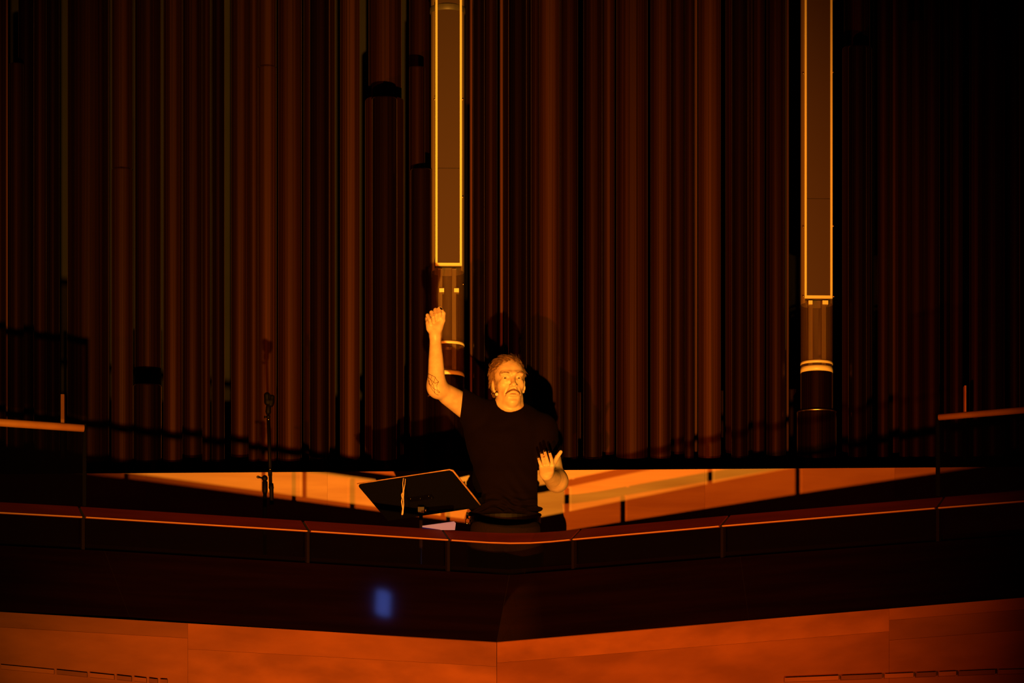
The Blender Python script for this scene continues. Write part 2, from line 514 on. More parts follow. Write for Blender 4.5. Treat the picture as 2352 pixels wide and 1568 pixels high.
# ------------------------------------------------------------------ organ pipes
# (left px, right px, top px or None, depth row, material)
pipes = [
    (-34, 12, None, 1, 0), (13, 18, None, 0, 4), (19, 52, 143, 0, 1), (40, 76, None, 1, 3), (77, 104, None, 0, 1), (105, 135, None, 0, 3),  # the slim pipe here imitates an edge highlight
    (150, 246, None, 0, 1), (254, 303, 385, 0, 0), (303, 369, 880, 0, 3), (306, 366, None, 2, 1),
    (374, 417, None, 0, 0), (418, 463, None, 1, 1), (464, 482, None, 0, 1), (486, 515, None, 0, 3),
    (530, 572, None, 1, 0), (571, 592, None, 0, 0), (592, 634, 150, 0, 2), (638, 692, None, 0, 0),
    (696, 769, None, 1, 0), (710, 756, None, 0, 3), (781, 826, None, 0, 2), (838, 928, 219, 1, 0), (854, 912, 220, 0, 3), (846, 922, None, 2, 0), (940, 976, 151, 1, 1), (943, 993, 385, 0, 3), (940, 990, None, 2, 1),  # dark pipes centred on wider ones imitate dark reflections in them
    (1079, 1085, None, 0, 4), (1086, 1113, None, 0, 3), (1113, 1142, None, 1, 1), (1148, 1155, None, 1, 4), (1156, 1222, None, 1, 1), (1168, 1210, None, 0, 3), (1222, 1238, None, 1, 1), (1239, 1287, None, 0, 2), (1288.5, 1328, None, 0, 1),  # slim pipes imitate edge highlights, the nested dark one a reflection
    (1326, 1344, 893, 2, 1), (1341, 1384, None, 0, 1), (1384, 1412, None, 1, 0), (1409, 1420, 890, 2, 1), (1418, 1490, None, 0, 0), (1496, 1542, None, 0, 0), (1541, 1574, None, 1, 1),
    (1574, 1594, None, 0, 1), (1595, 1602, None, 1, 4), (1606, 1658, None, 0, 2), (1656, 1672, 889, 2, 1), (1669, 1730, None, 1, 0), (1682, 1720, None, 0, 3), (1729, 1757, None, 1, 1), (1763, 1806, None, 0, 1), (1806, 1812, None, 1, 4), (1813, 1833, 886, 2, 1),  # slim pipes and the nested dark one again stand in for reflections
    (1939, 2007, 102, 1, 0), (1951, 1993, 103, 0, 3), (1944, 2004, None, 2, 1), (2018, 2042, None, 0, 1), (2040, 2068, None, 1, 0), (2068, 2089, None, 0, 1), (2090.5, 2125, 45, 0, 1), (2096, 2124, None, 2, 3),  # the nested dark pipe imitates a dark reflection in the wide one
    (2126, 2160, None, 0, 1), (2160, 2186, None, 1, 3), (2186, 2213, None, 0, 1), (2229, 2258, None, 0, 1), (2259, 2312, None, 0, 3), (2318, 2350, None, 1, 3), (2346, 2390, None, 0, 3),
]
ordw = ['first', 'second', 'third', 'fourth', 'fifth', 'sixth', 'seventh', 'eighth', 'ninth', 'tenth', 'eleventh', 'twelfth', 'thirteenth', 'fourteenth', 'fifteenth', 'sixteenth', 'seventeenth', 'eighteenth', 'nineteenth', 'twentieth',
        'twenty-first', 'twenty-second', 'twenty-third', 'twenty-fourth', 'twenty-fifth', 'twenty-sixth', 'twenty-seventh', 'twenty-eighth', 'twenty-ninth', 'thirtieth']
rowY = {0: 16.98, 1: 17.13, 2: 17.50}


def pipe_label(a, b_, top, row):
    c = (a + b_) / 2
    cut = [p for p in pipes if p[2] is not None and p[2] < 886 or p[2] == 880]
    if top is not None and row != 2:
        if top == 219: return 'wide organ pipe cut off with an open top, left of the raised fist'
        if top == 220: return 'added pipe imitating the dark reflection down the wide cut-off pipe left of the fist'
        if top == 103: return 'added pipe imitating the dark reflection on the cut-off pipe right of the right speaker column'
        if top == 151: return 'slim cut-off pipe beside the left speaker column, taller of the pair'
        if top == 385 and a > 900: return 'cut-off organ pipe touching the left speaker column, below its taller neighbour'
        if top == 385: return 'organ pipe at the far left with a faint sleeve rim at mid height'
        if top == 102: return 'cut-off organ pipe just right of the right speaker column'
        if top == 45: return 'narrow cut-off organ pipe near the upper right corner'
        if top == 143: return 'cut-off organ pipe at the left edge with a bright left side'
        if top == 880: return 'short organ pipe at the left, its glinting rim above the handrail height'
        if top == 150: return 'organ pipe with a faint sleeve rim high up, above the microphone stand'
    if row == 2 and top is not None:
        k = [p for p in pipes if p[3] == 2 and p[2] is not None]
        return 'short stub pipe in a black gap right of the man, %s from the man' % ordw[[p[0] for p in k].index(a)]
    if row == 2:
        near = {306: 'short glinting pipe at the left', 846: 'wide cut-off pipe left of the fist', 940: 'two cut-off pipes by the left speaker column', 1944: 'cut-off pipe right of the right speaker column', 2096: 'cut-off pipe near the upper right corner'}[a]
        return 'dark pipe standing behind the ' + near
    full = [p for p in pipes if p[2] is None and p[3] != 2]
    if c < 143:
        g = [p for p in full if p[1] < 143]; return 'dark full-height organ pipe left of the left black slot, %s from the frame edge' % ordw[[p[0] for p in g].index(a)]
    if c < 1000:
        g = [p for p in full if 143 < p[0] < 1000]; s = 'full-height organ pipe between the left black slot and left speaker column, %s from the slot'
    elif c < 1840:
        g = [p for p in full if 1000 < p[0] < 1840]; s = 'full-height organ pipe between the two speaker columns, %s from the left column'
    elif c < 2220:
        g = [p for p in full if 1840 < p[0] < 2220]; s = 'full-height organ pipe right of the right speaker column, %s from it'
    else:
        g = [p for p in full if p[0] > 2220]; s = 'dim full-height organ pipe right of the right black slot, %s from the slot'
    return s % ordw[[p[0] for p in g].index(a)]


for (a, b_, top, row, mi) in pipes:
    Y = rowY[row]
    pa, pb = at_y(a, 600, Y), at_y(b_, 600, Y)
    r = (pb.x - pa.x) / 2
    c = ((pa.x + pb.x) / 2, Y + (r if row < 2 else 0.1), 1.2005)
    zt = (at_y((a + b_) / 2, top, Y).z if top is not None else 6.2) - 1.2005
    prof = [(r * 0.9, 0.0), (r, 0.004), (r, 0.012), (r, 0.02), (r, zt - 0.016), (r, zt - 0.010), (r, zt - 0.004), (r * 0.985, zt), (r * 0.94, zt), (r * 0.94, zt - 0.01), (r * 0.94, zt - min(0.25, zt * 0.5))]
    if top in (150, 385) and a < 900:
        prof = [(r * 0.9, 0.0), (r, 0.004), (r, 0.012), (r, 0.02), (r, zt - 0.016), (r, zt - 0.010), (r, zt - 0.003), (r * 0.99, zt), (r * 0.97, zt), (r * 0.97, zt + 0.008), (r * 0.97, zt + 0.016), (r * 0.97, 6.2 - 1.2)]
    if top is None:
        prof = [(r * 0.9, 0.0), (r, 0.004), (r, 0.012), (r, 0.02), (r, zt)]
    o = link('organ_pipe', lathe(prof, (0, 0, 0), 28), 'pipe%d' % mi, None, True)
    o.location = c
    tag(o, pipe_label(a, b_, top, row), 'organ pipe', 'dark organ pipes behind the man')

# the slim bright pipes above imitate highlights along pipe edges
# ------------------------------------------------------------------ speaker columns
def speaker_column(x0, x1, fx0, fx1, yfb, tb, ring_ys, blocks_y, low_ring, lab, topband, seam, clips):
    Y = 16.98
    a, b_ = at_y(x0, 600, Y), at_y(x1, 600, Y)
    r = (b_.x - a.x) / 2
    cx = (a.x + b_.x) / 2; cy = Y + r
    root = empty('speaker_column', (cx, cy, 1.2005), lab, 'loudspeaker', 'column loudspeakers among the organ pipes')
    z = lambda py: at_y((x0 + x1) / 2, py, Y).z
    zfb, ztb, ztop = z(yfb), z(tb), 6.0
    # pipe foot below the perforated tube
    rl = r * 1.22
    link('pipe_foot', lathe([(rl * 0.9, 1.2005), (rl, 1.205), (rl, 1.215), (rl, 1.225), (rl, z(low_ring) - 0.02), (rl, z(low_ring) - 0.01), (rl, z(low_ring)), (rl * 0.99, z(low_ring) + 0.004), (r * 1.0, z(low_ring) + 0.004), (r, z(low_ring) + 0.014), (r, z(low_ring) + 0.024), (r * 1.0, ztb - 0.002)], (cx, cy, 0), 32), 'pipe3', root, True)
    link('foot_ring', lathe([(rl + 0.0005, z(low_ring) - 0.003), (rl + 0.002, z(low_ring)), (rl + 0.0005, z(low_ring) + 0.003)], (cx, cy, 0), 32), 'gold', root, True)
    # perforated tube: closed below the speaker, open to the front beside it
    link('perforated_tube', lathe([(r, ztb), (r, zfb - 0.02)], (cx, cy, 0), 40), 'perf', root, True)
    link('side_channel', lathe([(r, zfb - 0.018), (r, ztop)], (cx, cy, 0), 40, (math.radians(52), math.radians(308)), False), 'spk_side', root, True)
    fa, fb = at_y(fx0, 600, Y + 0.01).x, at_y(fx1, 600, Y + 0.01).x
    fy = Y + 0.012
    bw = 0.0105
    cab = link('cabinet', box(fa + 0.001, fb - 0.001, fy + 0.012, fy + 0.06, zfb + 0.002, ztop), 'spk_body', root)
    fr = empty('frame', (0, 0, 0)); bpy.data.objects.remove(fr)
    bars = [box(fa, fa + bw, fy - 0.004, fy + 0.0118, zfb, ztop, 0.0015), box(fb - bw, fb, fy - 0.004, fy + 0.0118, zfb, ztop, 0.0015), box(fa + bw + 0.0002, fb - bw - 0.0002, fy - 0.004, fy + 0.0118, zfb, zfb + 0.014, 0.0015)]
    for bar in bars:
        link('frame_bar', bar, 'spk_frame', root)
    # grille insert with fine vertical bars
    g0, g1 = fa + bw + 0.001, fb - bw - 0.001
    zs = [zfb + 0.016] + sorted([z(s) for s in seam]) + [ztop - 0.01]
    for i in range(len(zs) - 1):
        lo_, hi_ = zs[i] + 0.0012, zs[i + 1] - 0.0012
        g = link('grille', box(g0, g1, fy + 0.006, fy + 0.0115, lo_, hi_), 'perf_dark', root)
    # fixings on the frame
    for (cxp, cyp) in clips:
        p = at_y(cxp, cyp, fy - 0.006)
        link('fixing', ball(p, 0.0042, 8), 'gold', root, True)
    if topband:
        zb0, zb1 = z(topband[1]), z(topband[0])
        link('clamp_band', lathe([(r * 1.04, zb0), (r * 1.07, zb0 + 0.004), (r * 1.07, zb1 - 0.004), (r * 1.04, zb1)], (cx, cy, 0), 40), 'spk_body', root, True)
    # bright rings and mounting blocks inside the tube
    for (y0, y1, xs) in ring_ys:
        link('ring', lathe([(r * 0.97, z(y1)), (r * 1.012, z(y1)), (r * 1.012, z(y0)), (r * 0.97, z(y0))], (cx, cy, 0), 32), 'spk_frame', root, True)
    for (xa, xb, ya, yb) in blocks_y:
        A, B = at_y(xa, ya, Y + 0.006), at_y(xb, yb, Y + 0.006)
        link('mounting_block', box(A.x, B.x, Y + 0.002, Y + 0.05, B.z, A.z, 0.001), 'spk_frame', root)
    # mast and inner rails seen through the perforation
    for k, xo in enumerate((-0.45, 0.38)):
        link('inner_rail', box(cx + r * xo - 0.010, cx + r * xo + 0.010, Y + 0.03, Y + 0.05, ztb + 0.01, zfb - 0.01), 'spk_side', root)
    return root


pd = bpy.data.materials.new('grille_cloth')
n, l, b = nodes(pd)
tc = n.new('ShaderNodeTexCoord'); mp = n.new('ShaderNodeMapping'); mp.inputs['Scale'].default_value = (330, 330, 330); mp.inputs['Rotation'].default_value = (0, math.radians(45), 0)
l.new(tc.outputs['Object'], mp.inputs[0])
vo = n.new('ShaderNodeTexVoronoi'); vo.inputs['Randomness'].default_value = 0.0; vo.inputs['Scale'].default_value = 1
l.new(mp.outputs[0], vo.inputs['Vector'])
rp = n.new('ShaderNodeValToRGB'); rp.color_ramp.elements[0].color = (0.008, 0.004, 0.003, 1); rp.color_ramp.elements[1].color = (0.058, 0.021, 0.008, 1)
rp.color_ramp.elements[0].position = 0.25; rp.color_ramp.elements[1].position = 0.6
l.new(vo.outputs['Distance'], rp.inputs[0]); l.new(rp.outputs[0], b.inputs['Base Color'])
b.inputs['Roughness'].default_value = 0.5
M['perf_dark'] = pd
speaker_column(990, 1067, 1000, 1061, 609, 860, [(850, 859, None), (782, 788, None)], [(1009, 1020, 662, 671), (1043, 1054, 662, 671)], 905,
               'lit column loudspeaker in a perforated pipe, behind the raised fist', (8, 22), [384], [(1063, 229), (1063, 453), (998, 229), (1064, 653)])
speaker_column(1843, 1917, 1848, 1912, 684, 851, [(838, 850, None), (826, 832, None)], [(1857, 1866, 690, 699), (1889, 1902, 690, 699)], 941,
               'lit column loudspeaker in a perforated pipe, far right of the man', None, [454], [(1845, 169), (1913, 166), (1845, 521), (1914, 519), (1915, 681), (1845, 681)])

# ------------------------------------------------------------------ the man: smooth blended surfaces on a grid
class Field:
    def __init__(self, lo, hi, h):
        self.h = h
        self.ax = [np.arange(lo[i], hi[i] + h, h, dtype=np.float32) for i in range(3)]
        self.a = np.full([len(x) for x in self.ax], 1.0, np.float32)

    def region(self, lo, hi):
        sl = tuple(slice(max(0, int(np.searchsorted(self.ax[i], lo[i]))), int(np.searchsorted(self.ax[i], hi[i]))) for i in range(3))
        X, Y, Z = np.meshgrid(self.ax[0][sl[0]], self.ax[1][sl[1]], self.ax[2][sl[2]], indexing='ij', sparse=True)
        return sl, X, Y, Z

    def blend(self, sl, d, k, sub=False):
        cur = self.a[sl]
        if cur.size == 0: return
        if sub:
            a, b = -cur, d
        else:
            a, b = cur, d
        if k > 0:
            h = np.clip(0.5 + 0.5 * (b - a) / k, 0, 1)
            r = b * (1 - h) + a * h - k * h * (1 - h)
        else:
            r = np.minimum(a, b)
        self.a[sl] = -r if sub else r

    def cone(self, p, q, ra, rb, k=0.01, sub=False, flat=None):
        """tapered capsule; flat=(dir, factor) squeezes along a direction"""
        p, q = np.array(p, float), np.array(q, float)
        m = max(ra, rb) + abs(k) + 3 * self.h
        sl, X, Y, Z = self.region(np.minimum(p, q) - m, np.maximum(p, q) + m)
        ab = q - p; L2 = float(ab @ ab) or 1e-9
        dx, dy, dz = X - p[0], Y - p[1], Z - p[2]
        t = np.clip((dx * ab[0] + dy * ab[1] + dz * ab[2]) / L2, 0, 1)
        ex, ey, ez = dx - t * ab[0], dy - t * ab[1], dz - t * ab[2]
        if flat is not None:
            f = np.array(flat[0], float); f /= np.linalg.norm(f)
            g = ex * f[0] + ey * f[1] + ez * f[2]
            s = (flat[1] - 1) * g
            ex, ey, ez = ex + s * f[0], ey + s * f[1], ez + s * f[2]
        d = np.sqrt(ex * ex + ey * ey + ez * ez) - (ra + (rb - ra) * t)
        self.blend(sl, d.astype(np.float32), k, sub)

    def chain(self, pts, rs, k=0.01):
        """one limb: plain union of its tapered segments, blended once into the body"""
        pts = [np.array(p, float) for p in pts]
        m = max(rs) + abs(k) + 3 * self.h
        sl, X, Y, Z = self.region(np.min(pts, 0) - m, np.max(pts, 0) + m)
        out = None
        for p, q, ra, rb in zip(pts[:-1], pts[1:], rs[:-1], rs[1:]):
            ab = q - p; L2 = float(ab @ ab) or 1e-9
            dx, dy, dz = X - p[0], Y - p[1], Z - p[2]
            t = np.clip((dx * ab[0] + dy * ab[1] + dz * ab[2]) / L2, 0, 1)
            d = np.sqrt((dx - t * ab[0]) ** 2 + (dy - t * ab[1]) ** 2 + (dz - t * ab[2]) ** 2) - (ra + (rb - ra) * t)
            out = d if out is None else np.minimum(out, d)
        self.blend(sl, out.astype(np.float32), k)

    def ell(self, c, r, k=0.01, rot=None, sub=False):
        c, r = np.array(c, float), np.array(r, float)
        m = max(r) + abs(k) + 3 * self.h
        sl, X, Y, Z = self.region(c - m, c + m)
        dx, dy, dz = X - c[0], Y - c[1], Z - c[2]
        if rot is not None:
            Rm = np.array(rot).T
            dx, dy, dz = (Rm[i][0] * dx + Rm[i][1] * dy + Rm[i][2] * dz for i in range(3))
        k0 = np.sqrt((dx / r[0]) ** 2 + (dy / r[1]) ** 2 + (dz / r[2]) ** 2)
        k1 = np.sqrt((dx / r[0] ** 2) ** 2 + (dy / r[1] ** 2) ** 2 + (dz / r[2] ** 2) ** 2) + 1e-9
        self.blend(sl, (k0 * (k0 - 1) / k1).astype(np.float32), k, sub)

    def mesh(self):
        F = self.a
        mn, mxx = F, F
        s = F < 0
        cnt = np.zeros([n - 1 for n in F.shape], np.uint8)
        N0, N1, N2 = F.shape
        for i in (0, 1):
            for j in (0, 1):
                for k in (0, 1):
                    cnt += s[i:N0 - 1 + i, j:N1 - 1 + j, k:N2 - 1 + k]
        I = np.argwhere((cnt > 0) & (cnt < 8))
        shp = cnt.shape
        flat = (I[:, 0] * shp[1] + I[:, 1]) * shp[2] + I[:, 2]
        off = np.array([(i, j, k) for i in (0, 1) for j in (0, 1) for k in (0, 1)])
        val = np.stack([F[I[:, 0] + o[0], I[:, 1] + o[1], I[:, 2] + o[2]] for o in off], 1)
        acc = np.zeros((len(I), 3)); num = np.zeros(len(I))
        for a in range(8):
            for b in range(a + 1, 8):
                if np.abs(off[a] - off[b]).sum() == 1:
                    va, vb = val[:, a], val[:, b]
                    mk = (va < 0) != (vb < 0)
                    t = np.where(mk, va / np.where(mk, va - vb, 1), 0)
                    acc += np.where(mk[:, None], off[a] + t[:, None] * (off[b] - off[a]), 0); num += mk
        V = (I + acc / num[:, None]) * self.h + np.array([x[0] for x in self.ax])
        faces = []
        for axis in range(3):
            sl0 = [slice(1, -1)] * 3; sl1 = [slice(1, -1)] * 3
            sl0[axis] = slice(0, -1); sl1[axis] = slice(1, None)
            A, B = s[tuple(sl0)], s[tuple(sl1)]
            E_ = np.argwhere(A != B)
            fl = A[tuple(E_.T)]
            base = E_ + 1
            base[:, axis] -= 1
            u, v = (axis + 1) % 3, (axis + 2) % 3
            q = []
            for du, dv in ((-1, -1), (0, -1), (0, 0), (-1, 0)):
                c = base.copy(); c[:, u] += du; c[:, v] += dv
                q.append(np.searchsorted(flat, (c[:, 0] * shp[1] + c[:, 1]) * shp[2] + c[:, 2]))
            q = np.stack(q, 1)
            q[~fl] = q[~fl][:, ::-1]
            faces.append(q)
        Fq = np.concatenate(faces)
        me = bpy.data.meshes.new('m')
        me.vertices.add(len(V)); me.vertices.foreach_set('co', V.astype(np.float32).ravel())
        me.loops.add(len(Fq) * 4); me.loops.foreach_set('vertex_index', Fq.astype(np.int32).ravel())
        me.polygons.add(len(Fq)); me.polygons.foreach_set('loop_start', np.arange(0, len(Fq) * 4, 4, dtype=np.int32))
        me.update(calc_edges=True)
        me.polygons.foreach_set('use_smooth', [True] * len(Fq))
        return me


MY = 15.88                                               # the man stands here
J = lambda x, y, dy=0.0: np.array(at_y(x, y, MY + dy))
# head frame
HC = J(1168, 871, 0.0); HC[2] -= 0.012
hyaw, hpit, hrol = math.radians(11), math.radians(3), math.radians(-2)
HR = np.array((Matrix.Rotation(hyaw, 3, 'Z') @ Matrix.Rotation(hrol, 3, 'Y') @ Matrix.Rotation(-hpit, 3, 'X')))
HS = 0.96


def H(x, y, z):                                          # head-local (right in picture, forward to camera, up)
    return HC + HR @ (np.array((x, -y, z)) * HS)


def hell(F, c, r, k=0.01, sub=False, tilt=None):
    rot = HR if tilt is None else HR @ np.array(tilt)
    F.ell(H(*c), np.array(r) * HS, k, rot, sub)


def hcone(F, p, q, ra, rb, k=0.01, sub=False):
    F.cone(H(*p), H(*q), ra * HS, rb * HS, k, sub)


# joints
neck = J(1170, 946, 0.03)
shR, elR, wrR = J(1092, 946, 0.02), J(1003, 889, -0.19), J(999.5, 764, -0.21)      # raised arm (his right)
shL, elL, wrL = J(1248, 984, 0.02), J(1279, 1104, -0.05), J(1255, 1090, -0.265)
P3 = lambda x, y, dy=0.0: J(x, y, dy)
B = Field((-0.42, MY - 0.42, 0.86), (0.32, MY + 0.19, 2.05), 0.0026)
# torso under the clothes
B.ell(P3(1166, 1008, 0.02), (0.165, 0.105, 0.165), 0.05)
B.ell(P3(1163, 1100, 0.02), (0.135, 0.088, 0.15), 0.05)
B.ell(P3(1162, 1190, 0.02), (0.132, 0.086, 0.11), 0.05)
B.cone(shR, shL, 0.058, 0.058, 0.05)
B.cone(J(1170, 930, 0.035), J(1170, 965, 0.04), 0.053, 0.062, 0.03)
B.cone(J(1138, 958, 0.04), J(1202, 962, 0.04), 0.044, 0.042, 0.04)
# raised arm
up = lambda a, b, t: a + (b - a) * t
B.chain([shR, up(shR, elR, 0.35), up(shR, elR, 0.75), elR], [0.057, 0.051, 0.043, 0.0385], 0.03)
B.cone(elR + np.array((0.004, 0.012, -0.010)), elR + np.array((-0.004, 0.010, 0.012)), 0.034, 0.032, 0.02)
B.chain([elR, up(elR, wrR, 0.22), up(elR, wrR, 0.5), up(elR, wrR, 0.8), wrR], [0.036, 0.0378, 0.0335, 0.0265, 0.0250], 0.03)
B.cone(up(shR, elR, 0.25) + np.array((0.0, 0.0, -0.012)), up(shR, elR, 0.7) + np.array((0, 0, -0.008)), 0.044, 0.036, 0.02)
# bent arm
B.chain([shL, up(shL, elL, 0.4), up(shL, elL, 0.8), elL], [0.056, 0.049, 0.041, 0.039], 0.03)
B.cone(elL + np.array((0.003, 0.012, -0.004)), elL + np.array((0.002, -0.03, -0.004)), 0.036, 0.039, 0.035)
B.chain([elL, up(elL, wrL, 0.35), wrL], [0.0415, 0.0425, 0.0265], 0.035)
# ---- fist (palm side towards the hall)
fo = wrR
fx = np.array((0.99, 0.0, 0.10)); fy = np.array((0.05, -0.985, 0.10)); fz = np.array((-0.06, 0.12, 0.99))
K = lambda x, y, z: fo + fx * x + fy * y + fz * z
B.cone(K(0, 0, -0.01), K(0, 0.0, 0.02), 0.0255, 0.027, 0.012)
B.cone(K(-0.018, -0.002, 0.028), K(-0.025, -0.004, 0.068), 0.0185, 0.0165, 0.012)
B.cone(K(0.004, -0.004, 0.025), K(-0.002, -0.006, 0.074), 0.0195, 0.0165, 0.012)
B.cone(K(0.016, -0.002, 0.03), K(0.020, -0.004, 0.078), 0.019, 0.0165, 0.012)
nails = []
fing = [(-0.0315, 0.071, 0.0082), (-0.0130, 0.083, 0.0089), (0.0060, 0.0925, 0.0093), (0.0240, 0.096, 0.0092)]
for i, (x, zk, r) in enumerate(fing):
    mcp = K(x * 0.95, -0.010, zk); pip = K(x, 0.024, zk + 0.006); dip = K(x * 0.86 + 0.004, 0.037, zk - 0.021); tip = K(x * 0.72 + 0.006, 0.022, zk - 0.037)
    B.cone(mcp, pip, r * 1.12, r * 1.02, 0.003)
    B.cone(pip, dip, r * 1.02, r * 0.97, 0.0012)
    B.cone(dip, tip, r * 0.96, r * 0.85, 0.001)
B.cone(K(0.018, 0.010, 0.018), K(0.036, 0.016, 0.050), 0.0165, 0.0125, 0.012)
B.cone(K(0.036, 0.016, 0.050), K(0.0405, 0.022, 0.079), 0.0122, 0.0108, 0.003)
B.cone(K(0.0405, 0.022, 0.079), K(0.028, 0.026, 0.103), 0.0104, 0.0080, 0.003)
B.cone(K(-0.022, 0.008, 0.020), K(-0.026, 0.010, 0.045), 0.0165, 0.0135, 0.012)
nails.append((K(0.0305, 0.0325, 0.0985), fy * 0.75 + fz * 0.45 + fx * 0.45, (fz - fx * 0.55), 0.0062, 0.0092))
# ---- open hand, back towards the hall
knk = [(1242.5, 1070, -0.330), (1250.5, 1068, -0.338), (1259.5, 1067, -0.340), (1269, 1068.5, -0.334)]
tips = [(1236.3, 1050, -0.312), (1243.5, 1040, -0.314), (1251, 1035.5, -0.316), (1262, 1038, -0.314)]
mids = [(1238.8, 1059.0, -0.326), (1246.3, 1053.0, -0.332), (1254.6, 1050.0, -0.334), (1266.2, 1052.5, -0.330)]
rr = [0.0063, 0.0071, 0.0075, 0.0074]
for i in range(4):
    kp, mp_, tp_ = J(*knk[i]), J(*mids[i]), J(*tips[i])
    root = wrL + np.array((0.012 * (i - 1.5), -0.004, 0.008))
    B.cone(root, kp + (root - kp) * 0.12, 0.0150, 0.0100, 0.012)
    B.chain([kp, mp_], [rr[i] * 1.18, rr[i] * 1.05], 0.003)
    B.chain([mp_, up(mp_, tp_, 0.6), tp_], [rr[i] * 1.05, rr[i] * 1.0, rr[i] * 0.86], 0.001)
    dr = (tp_ - mp_) / np.linalg.norm(tp_ - mp_)
    nails.append((tp_ - dr * 0.003 + np.array((0, -rr[i] * 0.80, 0.0)), np.array((0.0, -1.0, 0.12)), dr, 0.0058 if i else 0.0050, 0.0068 if i else 0.0060))
tb = [J(1262, 1084, -0.285), J(1272, 1064, -0.285), J(1279.5, 1050, -0.282), J(1288, 1037.5, -0.280)]
B.chain(tb, [0.0150, 0.0118, 0.0098, 0.0082], 0.008)
# ---- neck and head
hcone(B, (0, -0.034, -0.06), (0, -0.044, -0.165), 0.049, 0.052, 0.02)
hcone(B, (-0.035, 0.0, -0.10), (-0.012, 0.028, -0.185), 0.018, 0.014, 0.03)
hcone(B, (0.035, 0.0, -0.10), (0.012, 0.028, -0.185), 0.018, 0.014, 0.03)
hell(B, (0, -0.018, 0.040), (0.0745, 0.097, 0.083), 0.02)
hell(B, (0, 0.028, 0.025), (0.066, 0.066, 0.070), 0.02)
hell(B, (0, 0.022, -0.045), (0.0565, 0.066, 0.078), 0.025)
hell(B, (0, 0.052, -0.100), (0.038, 0.036, 0.030), 0.028)
hell(B, (0, 0.072, -0.112), (0.020, 0.018, 0.018), 0.018)
for s in (-1, 1):
    hell(B, (0.043 * s, 0.048, -0.027), (0.019, 0.026, 0.016), 0.022)
    hell(B, (0.044 * s, 0.008, -0.082), (0.014, 0.03, 0.020), 0.025)
    hcone(B, (0.012 * s, 0.092, 0.019), (0.046 * s, 0.076, 0.021), 0.0115, 0.010, 0.012)
hell(B, (0, 0.066, -0.068), (0.033, 0.028, 0.030), 0.022)
for s in (-1, 1):
    hell(B, (0.0325 * s, 0.100, 0.0005), (0.020, 0.024, 0.0125), 0.010, True)
    hell(B, (0.0335 * s, 0.0715, 0.000), (0.0150, 0.0150, 0.0150), 0.003)
    hell(B, (0.0335 * s, 0.090, -0.0012), (0.0126, 0.0125, 0.0036), 0.0010, True)
    hcone(B, (0.020 * s, 0.083, -0.014), (0.048 * s, 0.068, -0.012), 0.005, 0.004, 0.010)      # lower lid bag
hcone(B, (0, 0.084, 0.012), (0, 0.106, -0.034), 0.0085, 0.0118, 0.010)
hell(B, (0, 0.110, -0.038), (0.0115, 0.0105, 0.010), 0.006)
for s in (-1, 1):
    hell(B, (0.0138 * s, 0.098, -0.041), (0.0072, 0.0105, 0.0076), 0.004)
    hell(B, (0.0074 * s, 0.107, -0.0490), (0.0046, 0.0075, 0.0062), 0.0012, True)
    hcone(B, (0.024 * s, 0.090, -0.045), (0.036 * s, 0.074, -0.078), 0.0035, 0.003, 0.008, True)
hell(B, (0, 0.0915, -0.0705), (0.0225, 0.0095, 0.0062), 0.006)
hell(B, (0, 0.0895, -0.0845), (0.0205, 0.0100, 0.0072), 0.006)
hell(B, (0, 0.100, -0.0778), (0.0235, 0.018, 0.0030), 0.0012, True)
hcone(B, (-0.016, 0.094, -0.099), (0.016, 0.094, -0.099), 0.006, 0.006, 0.010, True)
for s in (-1, 1):
    tl = np.array(Matrix.Rotation(s * 0.30, 3, 'Z') @ Matrix.Rotation(0.22, 3, 'X'))
    hell(B, (0.0735 * s, -0.008, -0.020), (0.0080, 0.018, 0.030), 0.004, False, tl)
    hell(B, (0.0810 * s, 0.000, -0.014), (0.0060, 0.011, 0.018), 0.002, True, tl)
    hell(B, (0.0700 * s, 0.000, -0.045), (0.0065, 0.008, 0.009), 0.004)
man = empty('person', (float(J(1165, 1000)[0]), MY + 0.02, 0.0),
            'man in a black T-shirt standing with raised fist and one open hand', 'person')
bodyme = B.mesh()
body = link('body', bodyme, 'skin', man)
body['label'] = 'bare skin of face, neck and arms lit amber'
bvh = BVHTree.FromObject(body, bpy.context.evaluated_depsgraph_get())
bvh = BVHTree.FromPolygons([v.co for v in bodyme.vertices], [p.vertices for p in bodyme.polygons])

# ---- T-shirt
T = Field((-0.30, MY - 0.22, 0.98), (0.32, MY + 0.21, 1.66), 0.0034)
T.ell(P3(1166, 1006, 0.02), (0.178, 0.118, 0.172), 0.05)
T.ell(P3(1164, 1095, 0.015), (0.158, 0.116, 0.16), 0.05)
T.ell(P3(1162, 1160, 0.015), (0.160, 0.116, 0.10), 0.04)
T.cone(shR + np.array((0.03, 0, -0.01)), shL, 0.062, 0.062, 0.05)
T.cone(J(1140, 960, 0.04), J(1200, 966, 0.04), 0.054, 0.050, 0.05)
T.cone(J(1110, 960, 0.02), up(shR, elR, 0.45), 0.078, 0.064, 0.02)
T.cone(J(1095, 990, 0.02), J(1120, 1040, 0.02), 0.05, 0.06, 0.06)
T.cone(shL + np.array((-0.01, 0, -0.005)), up(shL, elL, 0.66), 0.064, 0.058, 0.03)
T.cone(J(1171, 946, 0.03), J(1171, 960, 0.035), 0.064, 0.070, 0.03)
rows = [J(1162, 1158, 0.015), J(1162, 1170, 0.015), J(1162, 1181, 0.015)]
for q in rows:
    T.ell(q, (0.165, 0.122, 0.016), 0.012)


